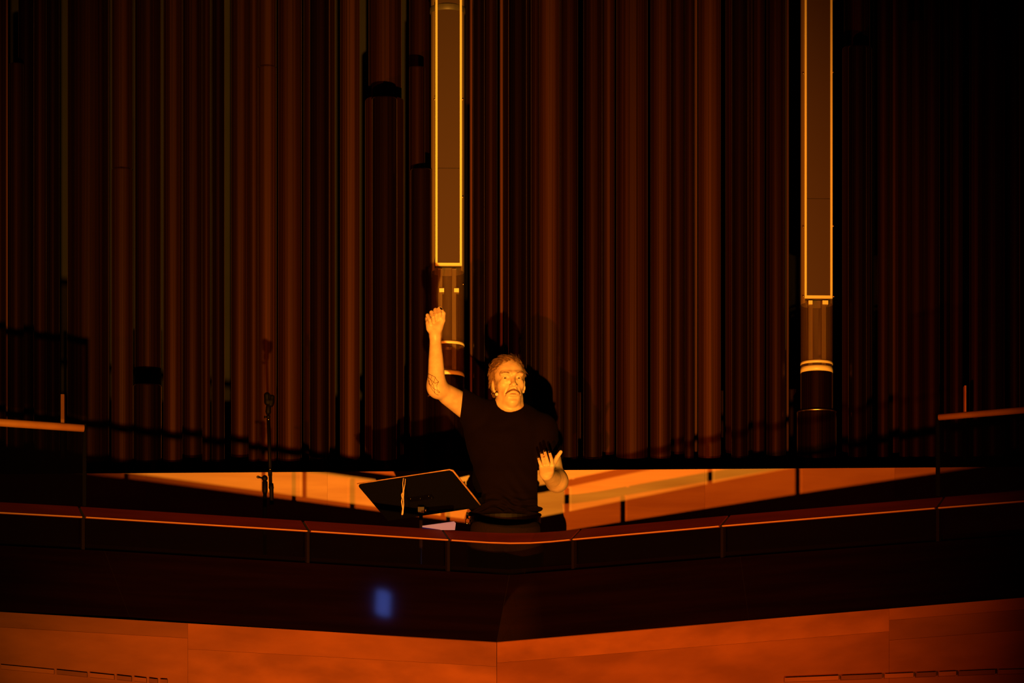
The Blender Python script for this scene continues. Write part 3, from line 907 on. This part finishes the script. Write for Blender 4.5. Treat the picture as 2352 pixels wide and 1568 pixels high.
def halfspace(F, p, nrm, k=0.002, region=None):
    nrm = np.array(nrm, float); nrm /= np.linalg.norm(nrm)
    lo, hi = region
    sl, X, Y, Z = F.region(lo, hi)
    d = -((X - p[0]) * nrm[0] + (Y - p[1]) * nrm[1] + (Z - p[2]) * nrm[2])
    F.blend(sl, (d + 0 * (X + Y + Z)).astype(np.float32), k, True)


big = (np.array((-9, 0, -9)), np.array((9, 99, 9)))
# fold displacement: diagonal drag lines from the raised shoulder plus waist bunching
sl, X, Y, Z = T.region(*big)
px_, pz_ = X - shR[0], Z - shR[2]
ang = np.arctan2(-pz_, px_ + 0.03)
rad = np.sqrt(px_ ** 2 + pz_ ** 2) + 0.0 * Y
fold = 0.0030 * np.sin(ang * 13 + 9 * rad + 1.5 * np.sin(rad * 40)) * np.clip((0.38 - rad) / 0.2, 0, 1) * np.clip((rad - 0.09) / 0.1, 0, 1)
fold += 0.0045 * np.sin((Z - 1.05) * 190 + 5 * np.sin(X * 14) + 3 * np.sin(X * 31 + 1)) * np.clip((1.18 - Z) / 0.12, 0, 1)
fold += 0.003 * np.sin((X * 0.6 + Z) * 75 + 4 * np.sin(X * 18)) * np.clip((1.32 - Z) / 0.2, 0, 1)
T.a += fold.astype(np.float32)
ad = elR - shR; ad /= np.linalg.norm(ad)
cR = J(1059, 937, -0.055)
nR = np.array((-0.99, -0.02, 0.10))
halfspace(T, cR, nR, 0.003, (np.array((-0.4, MY - 0.3, 1.42)), np.array((cR[0] + 0.05, MY + 0.3, 1.8))))
aL = elL - shL; aL /= np.linalg.norm(aL)
cL = up(shL, elL, 0.60)
halfspace(T, cL, aL, 0.003, (np.array((cL[0] - 0.062, MY - 0.3, 1.1)), np.array((0.4, MY + 0.3, cL[2] + 0.06))))
halfspace(T, J(1162, 1187), (0.02, 0, -1), 0.003, big)
# crew neck opening
T.ell(J(1171, 930, -0.012), (0.064, 0.095, 0.0560), 0.002, None, True)
shirt = link('shirt', T.mesh(), 'shirt', man)
shirt['label'] = 'plain black short-sleeved T-shirt'

# ---- trousers, belt, shoes
L = Field((-0.26, MY - 0.18, 0.02), (0.24, MY + 0.21, 1.10), 0.006)
cxm = float(J(1161, 1190)[0])
L.ell((cxm, MY + 0.02, 1.0), (0.160, 0.117, 0.10), 0.04)
for s in (-1, 1):
    hip, kn, an = (cxm + 0.085 * s, MY + 0.02, 0.92), (cxm + 0.105 * s, MY + 0.0, 0.50), (cxm + 0.125 * s, MY + 0.03, 0.09)
    L.chain([hip, kn, an], [0.092, 0.066, 0.055], 0.02)
sl, X, Y, Z = L.region(*big)
L.a += (0.003 * np.sin(Z * 120 + 4 * np.sin(X * 25 + Z * 9)) * np.clip(np.abs(Z - 0.5) * -4 + 1, 0, 1) + 0 * Y).astype(np.float32)
halfspace(L, (0, 0, 0.055), (0, 0, -1), 0.004, big)
halfspace(L, (0, 0, 1.072), (0, 0, 1), 0.004, big)
tro = link('trousers', L.mesh(), 'jeans', man)
tro['label'] = 'dark jeans'
bp = []
for i in range(41):
    a = 2 * math.pi * i / 40
    bp.append((Vector((cxm + 0.1555 * math.cos(a), MY + 0.02 + 0.1145 * math.sin(a), 1.045)), Vector((math.cos(a), math.sin(a), 0)), Vector((0, 0, 1))))
link('belt', sweep([(0.0, -0.016), (0.006, -0.014), (0.006, 0.014), (0.0, 0.016)], bp, caps=False), 'leather', man)
for s in (-1, 1):
    SF = Field((cxm + 0.125 * s - 0.09, MY - 0.20, -0.01), (cxm + 0.125 * s + 0.09, MY + 0.14, 0.14), 0.005)
    SF.cone((cxm + 0.125 * s, MY + 0.06, 0.045), (cxm + 0.135 * s, MY - 0.12, 0.032), 0.042, 0.036, 0.02)
    SF.cone((cxm + 0.125 * s, MY + 0.04, 0.05), (cxm + 0.125 * s, MY + 0.035, 0.10), 0.045, 0.048, 0.03)
    halfspace(SF, (0, 0, 0.002), (0, 0, -1), 0.002, big)
    sh = link('shoe', SF.mesh(), 'leather', man)

# ---- eyes, brows, moustache, lips
for s in (-1, 1):
    e = link('eyeball', ball(H(0.0335 * s, 0.0725, 0.0), 0.0125 * HS, 16), 'eye', man, True)
    gz = np.array((-0.17, 1.0, -0.10)); gz /= np.linalg.norm(gz)
    c = np.array((0.0335 * s, 0.0725, 0.0)) + gz * 0.0100
    link('iris', ball(H(*c), 0.0050 * HS, 14, (1, 0.62, 1)), 'iris', e, True)


def surf(px, py, dyg=-0.3):
    """point on the man's skin under a picture position"""
    p = at_y(px, py, 14.0); d = (p - Vector(CAM)).normalized()
    hit = bvh.ray_cast(p, d, 4.0)
    return (hit[0], hit[1]) if hit[0] is not None else (None, None)


def hsurf(x, z):
    """point on the face at head-local x,z"""
    o_ = Vector(H(x, 0.25, z)); d = Vector(HR @ np.array((0, 1.0, 0)))
    h_ = bvh.ray_cast(o_, d, 0.4)
    return h_[0], h_[1]


def hairs(name, roots, material, rad, parent, nseg=3):
    """roots: list of point lists; three-sided tapering strands in one part"""
    V, Fc = [], []
    for pts in roots:
        n_ = len(pts)
        b0 = len(V)
        for i, p in enumerate(pts):
            t = (pts[min(i + 1, n_ - 1)] - pts[max(i - 1, 0)])
            if t.length < 1e-9: t = Vector((0, 0, 1))
            t.normalize()
            s1 = t.orthogonal().normalized(); s2 = t.cross(s1)
            r = rad * (1 - 0.75 * i / (n_ - 1))
            for j in range(3):
                a = 2 * math.pi * j / 3
                V.append(p + s1 * math.cos(a) * r + s2 * math.sin(a) * r)
        for i in range(n_ - 1):
            for j in range(3):
                k = (j + 1) % 3
                Fc.append((b0 + i * 3 + j, b0 + i * 3 + k, b0 + i * 3 + 3 + k, b0 + i * 3 + 3 + j))
    return link(name, mesh(V, Fc), material, parent, True)


rnd = random.Random(11)
XR, YR, ZR = (Vector(HR @ np.array(v)) for v in ((1.0, 0, 0), (0, -1.0, 0), (0, 0, 1.0)))
for s in (-1, 1):
    st = []
    for i in range(70):
        u = rnd.random(); x = s * (0.015 + 0.034 * u); z = 0.0175 + 0.006 * math.sin(u * 2.6) + rnd.uniform(-0.0022, 0.0022)
        p, nn_ = hsurf(x, z)
        if p is None: continue
        d = (XR * s * 0.9 + ZR * (0.35 - 0.5 * u)).normalized()
        st.append([p, p + nn_ * 0.0014 + d * 0.004, p + nn_ * 0.0015 + d * 0.008])
    hairs('eyebrow', st, 'brow', 0.00035, man)
st = []
for i in range(1100):
    u = rnd.uniform(-1, 1); x = 0.032 * u
    zc = -0.0555 - 0.016 * abs(u) ** 1.5
    z = zc + rnd.uniform(-0.0062, 0.0045) * (1 - 0.45 * abs(u))
    p, nn_ = hsurf(x, z)
    if p is None: continue
    d = (ZR * -1.0 + XR * (0.75 * u + rnd.uniform(-0.2, 0.2))).normalized()
    st.append([p - nn_ * 0.001, p + nn_ * 0.0014 + d * 0.0028, p + nn_ * 0.0016 + d * 0.0058])
hairs('moustache', st, 'tash', 0.00045, man)

# ---- hair: scalp shell plus combed strands
G = Field(tuple(HC + np.array((-0.14, -0.16, -0.10))), tuple(HC + np.array((0.14, 0.16, 0.17))), 0.0026)
hell(G, (0, -0.020, 0.043), (0.081, 0.102, 0.088), 0.02)
hell(G, (0, -0.045, 0.0), (0.079, 0.080, 0.085), 0.02)
# cut the face free: everything in front of / below the hairline
hell(G, (0.002, 0.100, -0.018), (0.060, 0.085, 0.100), 0.012, True)
hell(G, (0, 0.075, -0.075), (0.095, 0.070, 0.075), 0.010, True)
hell(G, (0, 0.02, -0.120), (0.12, 0.12, 0.060), 0.010, True)
for s in (-1, 1):
    hell(G, (0.084 * s, 0.004, -0.030), (0.020, 0.026, 0.036), 0.006, True)
sl, X, Y, Z = G.region(*big)
G.a += (0.0022 * np.sin(X * 260 + 9 * np.sin(Z * 60) + Y * 40) * np.sin(Z * 90 + X * 70) + 0 * Y).astype(np.float32)
hair = link('hair', G.mesh(), 'hair', man)
hair['label'] = 'short fair hair combed back and to the side'
gb = hair.data
gv = [v.co.copy() for v in gb.vertices]; gn = [v.normal.copy() for v in gb.vertices]
st = []
HCv = Vector(HC)
for i in range(9000):
    k = rnd.randrange(len(gv))
    p, nn_ = gv[k], gn[k]
    rel = p - HCv
    x, y, z = rel.dot(XR), rel.dot(YR), rel.dot(ZR)
    out = Vector((rel.x, rel.y, rel.z)).normalized()
    if nn_.dot(out) < 0.25: continue
    if z > 0.055:
        d = XR * (-0.75 + rnd.uniform(-0.35, 0.35) + x * 5) + YR * (-0.35 + rnd.uniform(-0.3, 0.3)) + ZR * 0.25
    else:
        d = ZR * -0.8 + YR * (-0.45 + rnd.uniform(-0.2, 0.2)) + XR * rnd.uniform(-0.15, 0.15)
    d = (d - nn_ * d.dot(nn_)).normalized()
    ln = rnd.uniform(0.014, 0.032) if z > 0.05 else rnd.uniform(0.010, 0.020)
    q = [p - nn_ * 0.001]
    for t in (0.33, 0.66, 1.0):
        q.append(p + d * ln * t + nn_ * (0.0012 + 0.0014 * rnd.random()) * math.sin(t * 2.4) - out * (ln * t) ** 2 * 5.5 + Vector((rnd.uniform(-1, 1), rnd.uniform(-1, 1), rnd.uniform(-1, 1))) * 0.0008)
    st.append(q)
hs = hairs('hair_strands', st, 'hair', 0.00042, hair)
hs['kind'] = 'stuff'

# ---- nails and tattoo
for (c, nrm, dr, hw, hl) in nails:
    nrm = Vector(nrm).normalized(); dr = Vector(dr); dr = (dr - nrm * dr.dot(nrm)).normalized(); sx = dr.cross(nrm)
    hit = bvh.find_nearest(Vector(c))
    pos = hit[0] if hit[0] is not None else Vector(c)
    Rm = Matrix((sx, dr, nrm)).transposed()
    nl = link('fingernail', ball(pos, 1.0, 10, (hw, hl, 0.0022), Rm), 'nail', man, True)
    nl['label'] = 'black polished fingernail'
web_c = (983.5, 866.5)
spokes = [[(984, 858), (992, 862), (1000, 866)], [(983, 866), (990, 872), (999, 880), (1008, 877)], [(984, 872), (988, 883), (996, 892), (1003, 896)], [(985, 880), (992, 893), (1000, 904), (1007, 907)], [(984, 859), (984, 866), (984, 874), (986, 881)],
          [(993, 861), (990, 869), (986, 876)], [(1000, 866), (997, 876), (990, 885), (986, 881)], [(1007, 876), (1003, 885), (1004, 894), (1010, 901)], [(1003, 896), (1007, 901), (1010, 901)], [(999, 866), (1003, 872), (1008, 877)], [(990, 874), (995, 884), (998, 895), (999, 903)]]
allp = []
for sp in spokes:
    pts = []
    for (xa, ya), (xb, yb) in zip(sp[:-1], sp[1:]):
        for t in (0, 0.25, 0.5, 0.75):
            pts.append((xa + (xb - xa) * t, ya + (yb - ya) * t))
    pts.append(sp[-1])
    run = []
    for (x, y) in pts:
        p, nn_ = surf(x, y)
        if p is not None and p.y < MY + 0.1: run.append(p + nn_ * 0.0002)
    if len(run) > 1: allp.append(run)
V, Fc = [], []
for run in allp:
    me_ = tube(run, 0.0011, 5)
    b0 = len(V); V += [v.co.copy() for v in me_.vertices]; Fc += [tuple(b0 + i for i in p.vertices) for p in me_.polygons]
    bpy.data.meshes.remove(me_)
tt = link('tattoo', mesh(V, Fc), 'ink', body, True)
tt['label'] = 'spider-web tattoo on the elbow'

# ---- headset microphone
hm = empty('headset_microphone', tuple(H(-0.078, 0.0, -0.04)), 'thin headset microphone with pale foam ball beside the mouth', 'microphone')
mb = J(1145, 906, -0.085)
mp_s, mp_n = surf(1145, 906)
if mp_s is not None: mb = np.array(mp_s + mp_n * 0.0095)
link('foam_ball', ball(mb, 0.0078, 14), 'foam', hm, True)
e0, e1, e2 = Vector(H(-0.082, -0.01, -0.05)), Vector(H(-0.082, 0.015, -0.058)), Vector(mb)
link('boom', tube([e0, e1, e1.lerp(e2, 0.5) + Vector((-0.004, -0.006, -0.002)), e2], 0.0016, 6), 'black', hm, True)
link('ear_hook', tube([e0, Vector(H(-0.084, -0.03, -0.03)), Vector(H(-0.080, -0.035, 0.0)), Vector(H(-0.078, -0.02, 0.022))], 0.0018, 6), 'black', hm, True)

# ------------------------------------------------------------------ music stand
TL, TR_, BR_, BL = at_y(820, 1113, 15.62), at_y(1037, 1080, 15.43), at_y(1112, 1167, 15.67), at_y(890, 1195, 15.86)
BR_ = TR_ + (BL - TL)
ms = empty('music_stand', (0, 0, 0), 'black music stand with a tilted solid desk between rail and man', 'music stand')
pn = (TR_ - TL).cross(BL - TL).normalized()
if pn.y > 0: pn = -pn
ctr = TL + (TR_ - TL) * 0.5 + (BL - TL) * 0.62
pole_x, pole_y = ctr.x, ctr.y
ms.location = (pole_x, pole_y, 0)
u_, v_ = (TR_ - TL), (BL - TL)
ul, vl = u_.length, v_.length; uh, vh = u_.normalized(), v_.normalized()


def desk_pt(a, b_, d=0.0):
    return TL + uh * a + vh * b_ + pn * d


M['pole_metal'] = mat('pole_metal', (0.02, 0.010, 0.005), 0.45, metal=0.2)
rc = 0.022
outl = []
for (cx_, cy_, a0) in ((rc, rc, 180), (ul - rc, rc, 270), (ul - 0.004, vl - 0.004, 0), (0.004, vl - 0.004, 90)):
    r_ = rc if cy_ == rc else 0.004
    for k in range(6):
        a = math.radians(a0 + 18 * k)
        outl.append((cx_ + r_ * math.cos(a), cy_ + r_ * math.sin(a)))
V = [desk_pt(a, b_, 0.0) for a, b_ in outl] + [desk_pt(a, b_, -0.0025) for a, b_ in outl]
n_ = len(outl)
Fc = [tuple(range(n_)), tuple(range(2 * n_ - 1, n_ - 1, -1))] + [(i, n_ + i, n_ + (i + 1) % n_, (i + 1) % n_) for i in range(n_)]
desk = link('desk', mesh(V, Fc), 'black_matte', ms)
rim_pts = [outl[i] for i in range(0, 12)] + [outl[12]]
rim = [desk_pt(a, b_, -0.006) for a, b_ in rim_pts]
M['rim'] = mat('rim_wood', (0.34, 0.16, 0.06), 0.45, noise=((40, 40, 40), 4), color2=(0.46, 0.24, 0.10))
link('rim', tube([desk_pt(0.0, 0.0, -0.006)] + [desk_pt(ul * t, 0.0, -0.006) for t in (0.25, 0.5, 0.75)] + [desk_pt(ul - 0.01, 0.0, -0.006), desk_pt(ul, 0.01, -0.006)] + [desk_pt(ul, vl * t, -0.006) for t in (0.25, 0.5, 0.75, 0.97)], [0.0022] * 4 + [0.003] + [0.0048] * 5, 8), 'rim', ms, True)
link('lip', prism(desk_pt(0, vl), desk_pt(ul, vl), desk_pt(ul, vl, -0.05), desk_pt(0, vl, -0.05), vh * 0.003), 'black_matte', ms)
pm_ = desk_pt(ul * 0.5, vl * 0.62, 0.0)
br = link('tilt_bracket', prism(desk_pt(ul * 0.5 - 0.06, vl * 0.50, 0.0005), desk_pt(ul * 0.5 + 0.06, vl * 0.50, 0.0005), desk_pt(ul * 0.5 + 0.06, vl * 0.60, 0.0005), desk_pt(ul * 0.5 - 0.06, vl * 0.60, 0.0005), pn * 0.004, 0.001), 'black', ms)
for (a, b_) in ((-0.045, 0.52), (0.045, 0.52), (0.0, 0.55), (0.05, 0.58)):
    link('rivet', ball(desk_pt(ul * 0.5 + a, vl * b_, 0.005), 0.0022, 8), 'silver', br, True)
jt = pm_ + pn * 0.022
hp = at_y(967, 1172, jt.y)
link('joint_block', box(hp.x - 0.014, hp.x + 0.014, jt.y - 0.014, jt.y + 0.016, hp.z - 0.016, hp.z + 0.014, 0.004), 'pole_metal', ms)
link('tilt_knob', ball((hp.x + 0.021, jt.y - 0.002, hp.z), 0.0085, 10, (0.6, 1, 1)), 'gold', ms, True)
link('pole', tube([(hp.x, jt.y, hp.z - 0.01), (hp.x, jt.y, 0.52)], 0.0085, 12), 'pole_metal', ms, True)
link('outer_pole', tube([(hp.x, jt.y, 0.55), (hp.x, jt.y, 0.10)], 0.0125, 12), 'pole_metal', ms, True)
ms.location = (hp.x, jt.y, 0)
for o in ms.children:
    o.matrix_parent_inverse = Matrix.Translation((-hp.x, -jt.y, 0))
for k in range(3):
    a = math.radians(90 + 120 * k)
    link('leg', tube([(hp.x, jt.y, 0.16), (hp.x + 0.08 * math.cos(a), jt.y + 0.08 * math.sin(a), 0.07), (hp.x + 0.15 * math.cos(a), jt.y + 0.15 * math.sin(a), 0.0085)], 0.008, 8), 'black', ms, True)

# ribbon looped over the desk edge
ra = (at_y(926, 1100, TL.y) - TL).dot(uh) / 1.0
fr_ = (926 - 820) / (1037 - 820)
ry = TL.y + (TR_.y - TL.y) * fr_ - 0.012
Rb = lambda x, y, d=0.0: at_y(x, y, ry + d)
rb = empty('ribbon', tuple(Rb(922, 1188)), 'thin yellow cord looped over the top edge of the music stand', 'ribbon')
link('strand', tube([Rb(929, 1099, 0.02), Rb(926.5, 1098, 0.0), Rb(925, 1110), Rb(926, 1124), Rb(924.5, 1140), Rb(922.5, 1152, -0.003), Rb(925, 1168, 0.0), Rb(923, 1182), Rb(921.5, 1190)], [0.0018] * 5 + [0.0026] * 3 + [0.0015], 6), 'ribbon', rb, True)
link('strand', tube([Rb(929, 1099, 0.02), Rb(931, 1100, 0.0), Rb(930, 1112), Rb(927.5, 1126, -0.002), Rb(926.5, 1142, -0.004), Rb(927, 1160, 0.0), Rb(925.5, 1178), Rb(922.5, 1189)], [0.0018] * 4 + [0.0024] * 3 + [0.0012], 6), 'ribbon', rb, True)
link('knot', tube([Rb(925, 1130, -0.004), Rb(922, 1136, -0.006), Rb(923, 1142, -0.006), Rb(926, 1138, -0.005)], 0.0020, 6), 'ribbon', rb, True)

# pale sheet and a clip near the man's hip
sy = rail_at_px(1010).y
sA, sB, sC, sD, sE = at_y(970, 1207, sy + 0.079), at_y(1043, 1197, sy + 0.077), at_y(1047, 1201, sy + 0.076), at_y(1040, 1290, sy + 0.120), at_y(968, 1290, sy + 0.120)
sD = sC + Vector((-0.004, 0.004, 0)); sE = sA + Vector((0, 0.004, 0)); sD.z = sE.z = RZ + 0.050
sh_ = mesh([sE, sA, sB, sC, sD] + [Vector(p) + Vector((0, 0.0012, 0)) for p in (sE, sA, sB, sC, sD)], [(4, 3, 2, 1, 0), (5, 6, 7, 8, 9)] + [(i, (i + 1) % 5, 5 + (i + 1) % 5, 5 + i) for i in range(5)])
tag(link('paper_sheet', sh_, 'paper'), 'pinkish sheet of paper resting on the rail below the music stand', 'paper')
kc = at_y(1074, 1196, 15.745)
kr = empty('belt_clip', tuple(kc), 'small silvery clip glinting at the hip of the man', 'clip')
link('ring', tube([kc + Vector((0.010 * math.cos(a), 0, 0.012 * math.sin(a))) for a in [2 * math.pi * i / 14 for i in range(15)]], 0.0018, 6), 'silver', kr, True)
link('tongue', tube([kc + Vector((0.004, 0, 0.010)), kc + Vector((0.015, -0.002, 0.014)), kc + Vector((0.013, -0.002, -0.004))], 0.0022, 6), 'silver', kr, True)
link('strap', prism(kc + Vector((-0.006, 0.002, 0.012)), kc + Vector((0.004, 0.002, 0.012)), kc + Vector((0.004, 0.002, 0.04)), kc + Vector((-0.006, 0.002, 0.04)), (0, 0.002, 0)), 'leather', kr)

# ------------------------------------------------------------------ microphone stand
YM = 15.45
Q = lambda x, y, d=0.0: at_y(x, y, YM + d)
base = Q(608.5, 1180)
mc = empty('microphone_stand', (base.x, base.y, 0), 'black boom microphone stand with an empty clip, left of the man', 'microphone stand')
link('base_plate', lathe([(0.001, 0.030), (0.02, 0.028), (0.115, 0.014), (0.125, 0.006), (0.125, 0.0), (0.001, 0.0)], (base.x, base.y, 0), 28), 'black', mc, True)
col_top = Q(609, 1104)
link('lower_tube', tube([(base.x, base.y, 0.02), (base.x, base.y, col_top.z - 0.05)], 0.0090, 12), 'black', mc, True)
link('height_clutch', tube([(base.x, base.y, col_top.z - 0.055), (base.x, base.y, col_top.z - 0.045), (base.x, base.y, col_top.z - 0.005), (base.x, base.y, col_top.z)], [0.010, 0.0125, 0.0125, 0.009], 12), 'black', mc, True)
sw = Q(608, 1098)
link('swivel', ball(sw, 0.0135, 12, (1.0, 0.8, 1.05)), 'black', mc, True)
th = link('swivel_handle', tube([Q(604, 1098, -0.008), Q(597, 1096, -0.010), Q(592.5, 1095, -0.010)], [0.0035, 0.004, 0.0065], 8), 'black', mc, True)
link('handle_tip', ball(Q(592, 1095, -0.013), 0.0058, 10), 'pole_metal', th, True)
bt_, bm_, tp_ = Q(624, 1158, -0.02), Q(621, 1082, -0.02), Q(616.5, 962, -0.02)
link('boom_tube', tube([Q(621.5, 1112, -0.02), tp_], 0.0078, 10), 'black', mc, True)
link('counterweight', tube([bt_ + Vector((0, 0, 0.0)), Q(623.5, 1124, -0.02), Q(623, 1120, -0.02), Q(622.5, 1110, -0.02)], [0.0095, 0.0095, 0.0118, 0.0105], 12), 'black', mc, True)
link('boom_clutch', tube([Q(620.5, 1092, -0.02), Q(620.2, 1075, -0.02)], 0.0095, 12), 'black', mc, True)
link('clutch_screw', ball(Q(620.5, 1077.5, -0.032), 0.0032, 8), 'gold', mc, True)
link('tilt_joint', ball(Q(616.5, 957, -0.02), 0.0095, 10), 'black', mc, True)
link('wing_screw', tube([Q(614, 957, -0.022), Q(607, 957.5, -0.026)], [0.003, 0.0058], 10), 'black', mc, True)
link('joint_screw', ball(Q(616.8, 963, -0.031), 0.0030, 8), 'gold', mc, True)
link('clip_neck', tube([Q(616, 952, -0.02), Q(616, 946, -0.02), Q(616.5, 936, -0.02), Q(618, 925, -0.02)], [0.0085, 0.0130, 0.0120, 0.0095], 10), 'black', mc, True)
CF = Field(tuple(np.array(Q(619, 917, -0.02)) - 0.05), tuple(np.array(Q(619, 917, -0.02)) + 0.05), 0.0022)
CF.cone(np.array(Q(614, 925, -0.02)), np.array(Q(613.5, 908, -0.02)), 0.012, 0.0145, 0.006)
CF.cone(np.array(Q(622, 928, -0.02)), np.array(Q(625, 912, -0.02)), 0.0135, 0.0115, 0.006)
CF.cone(np.array(Q(614, 922, -0.02)), np.array(Q(624, 922, -0.02)), 0.012, 0.012, 0.006)
CF.cone(np.array(Q(619.3, 905, -0.03)), np.array(Q(619.3, 916, -0.03)), 0.0045, 0.003, 0.002, True)
link('microphone_clip', CF.mesh(), 'black', mc)

# ------------------------------------------------------------------ blue stage lamp on the stage floor, mirrored in the dark panels
tA = (880 - 240) / 930
sT, sB_ = slab_top(240).lerp(slab_top(1170), tA), slab_bot(300).lerp(slab_bot(1141), tA)
sp0 = sT.lerp(sB_, 0.50)
su = (slab_top(1170) - slab_top(240)).lerp(slab_bot(1141) - slab_bot(300), 0.42).normalized(); sv = (sB_ - sT).normalized()
sn = su.cross(sv).normalized()
if sn.y > 0: sn = -sn


def mirrored(px, py, z):
    """where the panel's mirror image of a picture point comes from, at height z"""
    d = Vector(sight(px, py)).normalized()
    s_ = tA
    T0, T1, B0, B1 = slab_top(240), slab_top(1170), slab_bot(300), slab_bot(1141)
    for _ in range(6):
        t_, b2 = T0.lerp(T1, s_), B0.lerp(B1, s_)
        c_ = (t_ + b2) / 2
        u2 = ((T1 - T0) + (B1 - B0)) / 2
        n_ = u2.cross(b2 - t_).normalized()
        p = Vector(CAM) + d * ((c_ - Vector(CAM)).dot(n_) / d.dot(n_))
        v2 = b2 - t_
        rel = p - c_
        vt_ = rel.dot(v2.normalized()) / v2.length
        s_ += (rel - v2 * vt_).dot(u2) / u2.length_squared
    r = d - n_ * (2 * d.dot(n_))
    return p + r * ((z - p.z) / r.z)


la, lb = mirrored(881, 1356, -6.30), mirrored(879, 1414, -6.30)
lax = (lb - la).normalized(); lay = Vector((-lax.y, lax.x, 0)); lc = (la + lb) / 2
wdt = (mirrored(896, 1385, -6.30) - mirrored(864, 1385, -6.30)).dot(lay) / 2
wdt = abs(wdt)
bl = empty('stage_lamp', (lc.x, lc.y, -6.5), 'blue lamp on the stage whose reflection glows in the dark panel', 'lamp')
q_ = [la - lax * 0.03 - lay * (wdt + 0.03), lb + lax * 0.03 - lay * (wdt + 0.03), lb + lax * 0.03 + lay * (wdt + 0.03), la - lax * 0.03 + lay * (wdt + 0.03)]
link('housing', prism(*[p - Vector((0, 0, 0.002)) for p in q_], (0, 0, -0.10), 0.008), 'black', bl)
em = bpy.data.materials.new('blue_led')
n, l, b = nodes(em)
b.inputs['Base Color'].default_value = (0.02, 0.03, 0.1, 1)
b.inputs['Emission Color'].default_value = (0.12, 0.22, 1.0, 1)
b.inputs['Emission Strength'].default_value = 10.0
rn = 10
lens_o = []
for k, (e_, sg) in enumerate(((la + lax * wdt * 0.6, -1), (lb - lax * wdt * 0.6, 1))):
    for t_ in range(rn + 1):
        a_ = -math.pi / 2 + math.pi * t_ / rn
        lens_o.append(e_ + lax * (sg * math.cos(a_) * wdt * 0.6) + lay * (sg * math.sin(a_) * wdt))
nl_ = len(lens_o)
link('lens', mesh([p for p in lens_o] + [p + Vector((0, 0, 0.004)) for p in lens_o], [tuple(range(nl_ - 1, -1, -1)), tuple(range(nl_, 2 * nl_))] + [(i, (i + 1) % nl_, nl_ + (i + 1) % nl_, nl_ + i) for i in range(nl_)]), em, bl)
for sg in (-1, 1):
    c_ = lc + lay * (sg * wdt * 0.7)
    link('foot', box(c_.x - 0.03, c_.x + 0.03, c_.y - 0.03, c_.y + 0.03, -6.4995, -6.4025, 0.003), 'black', bl)
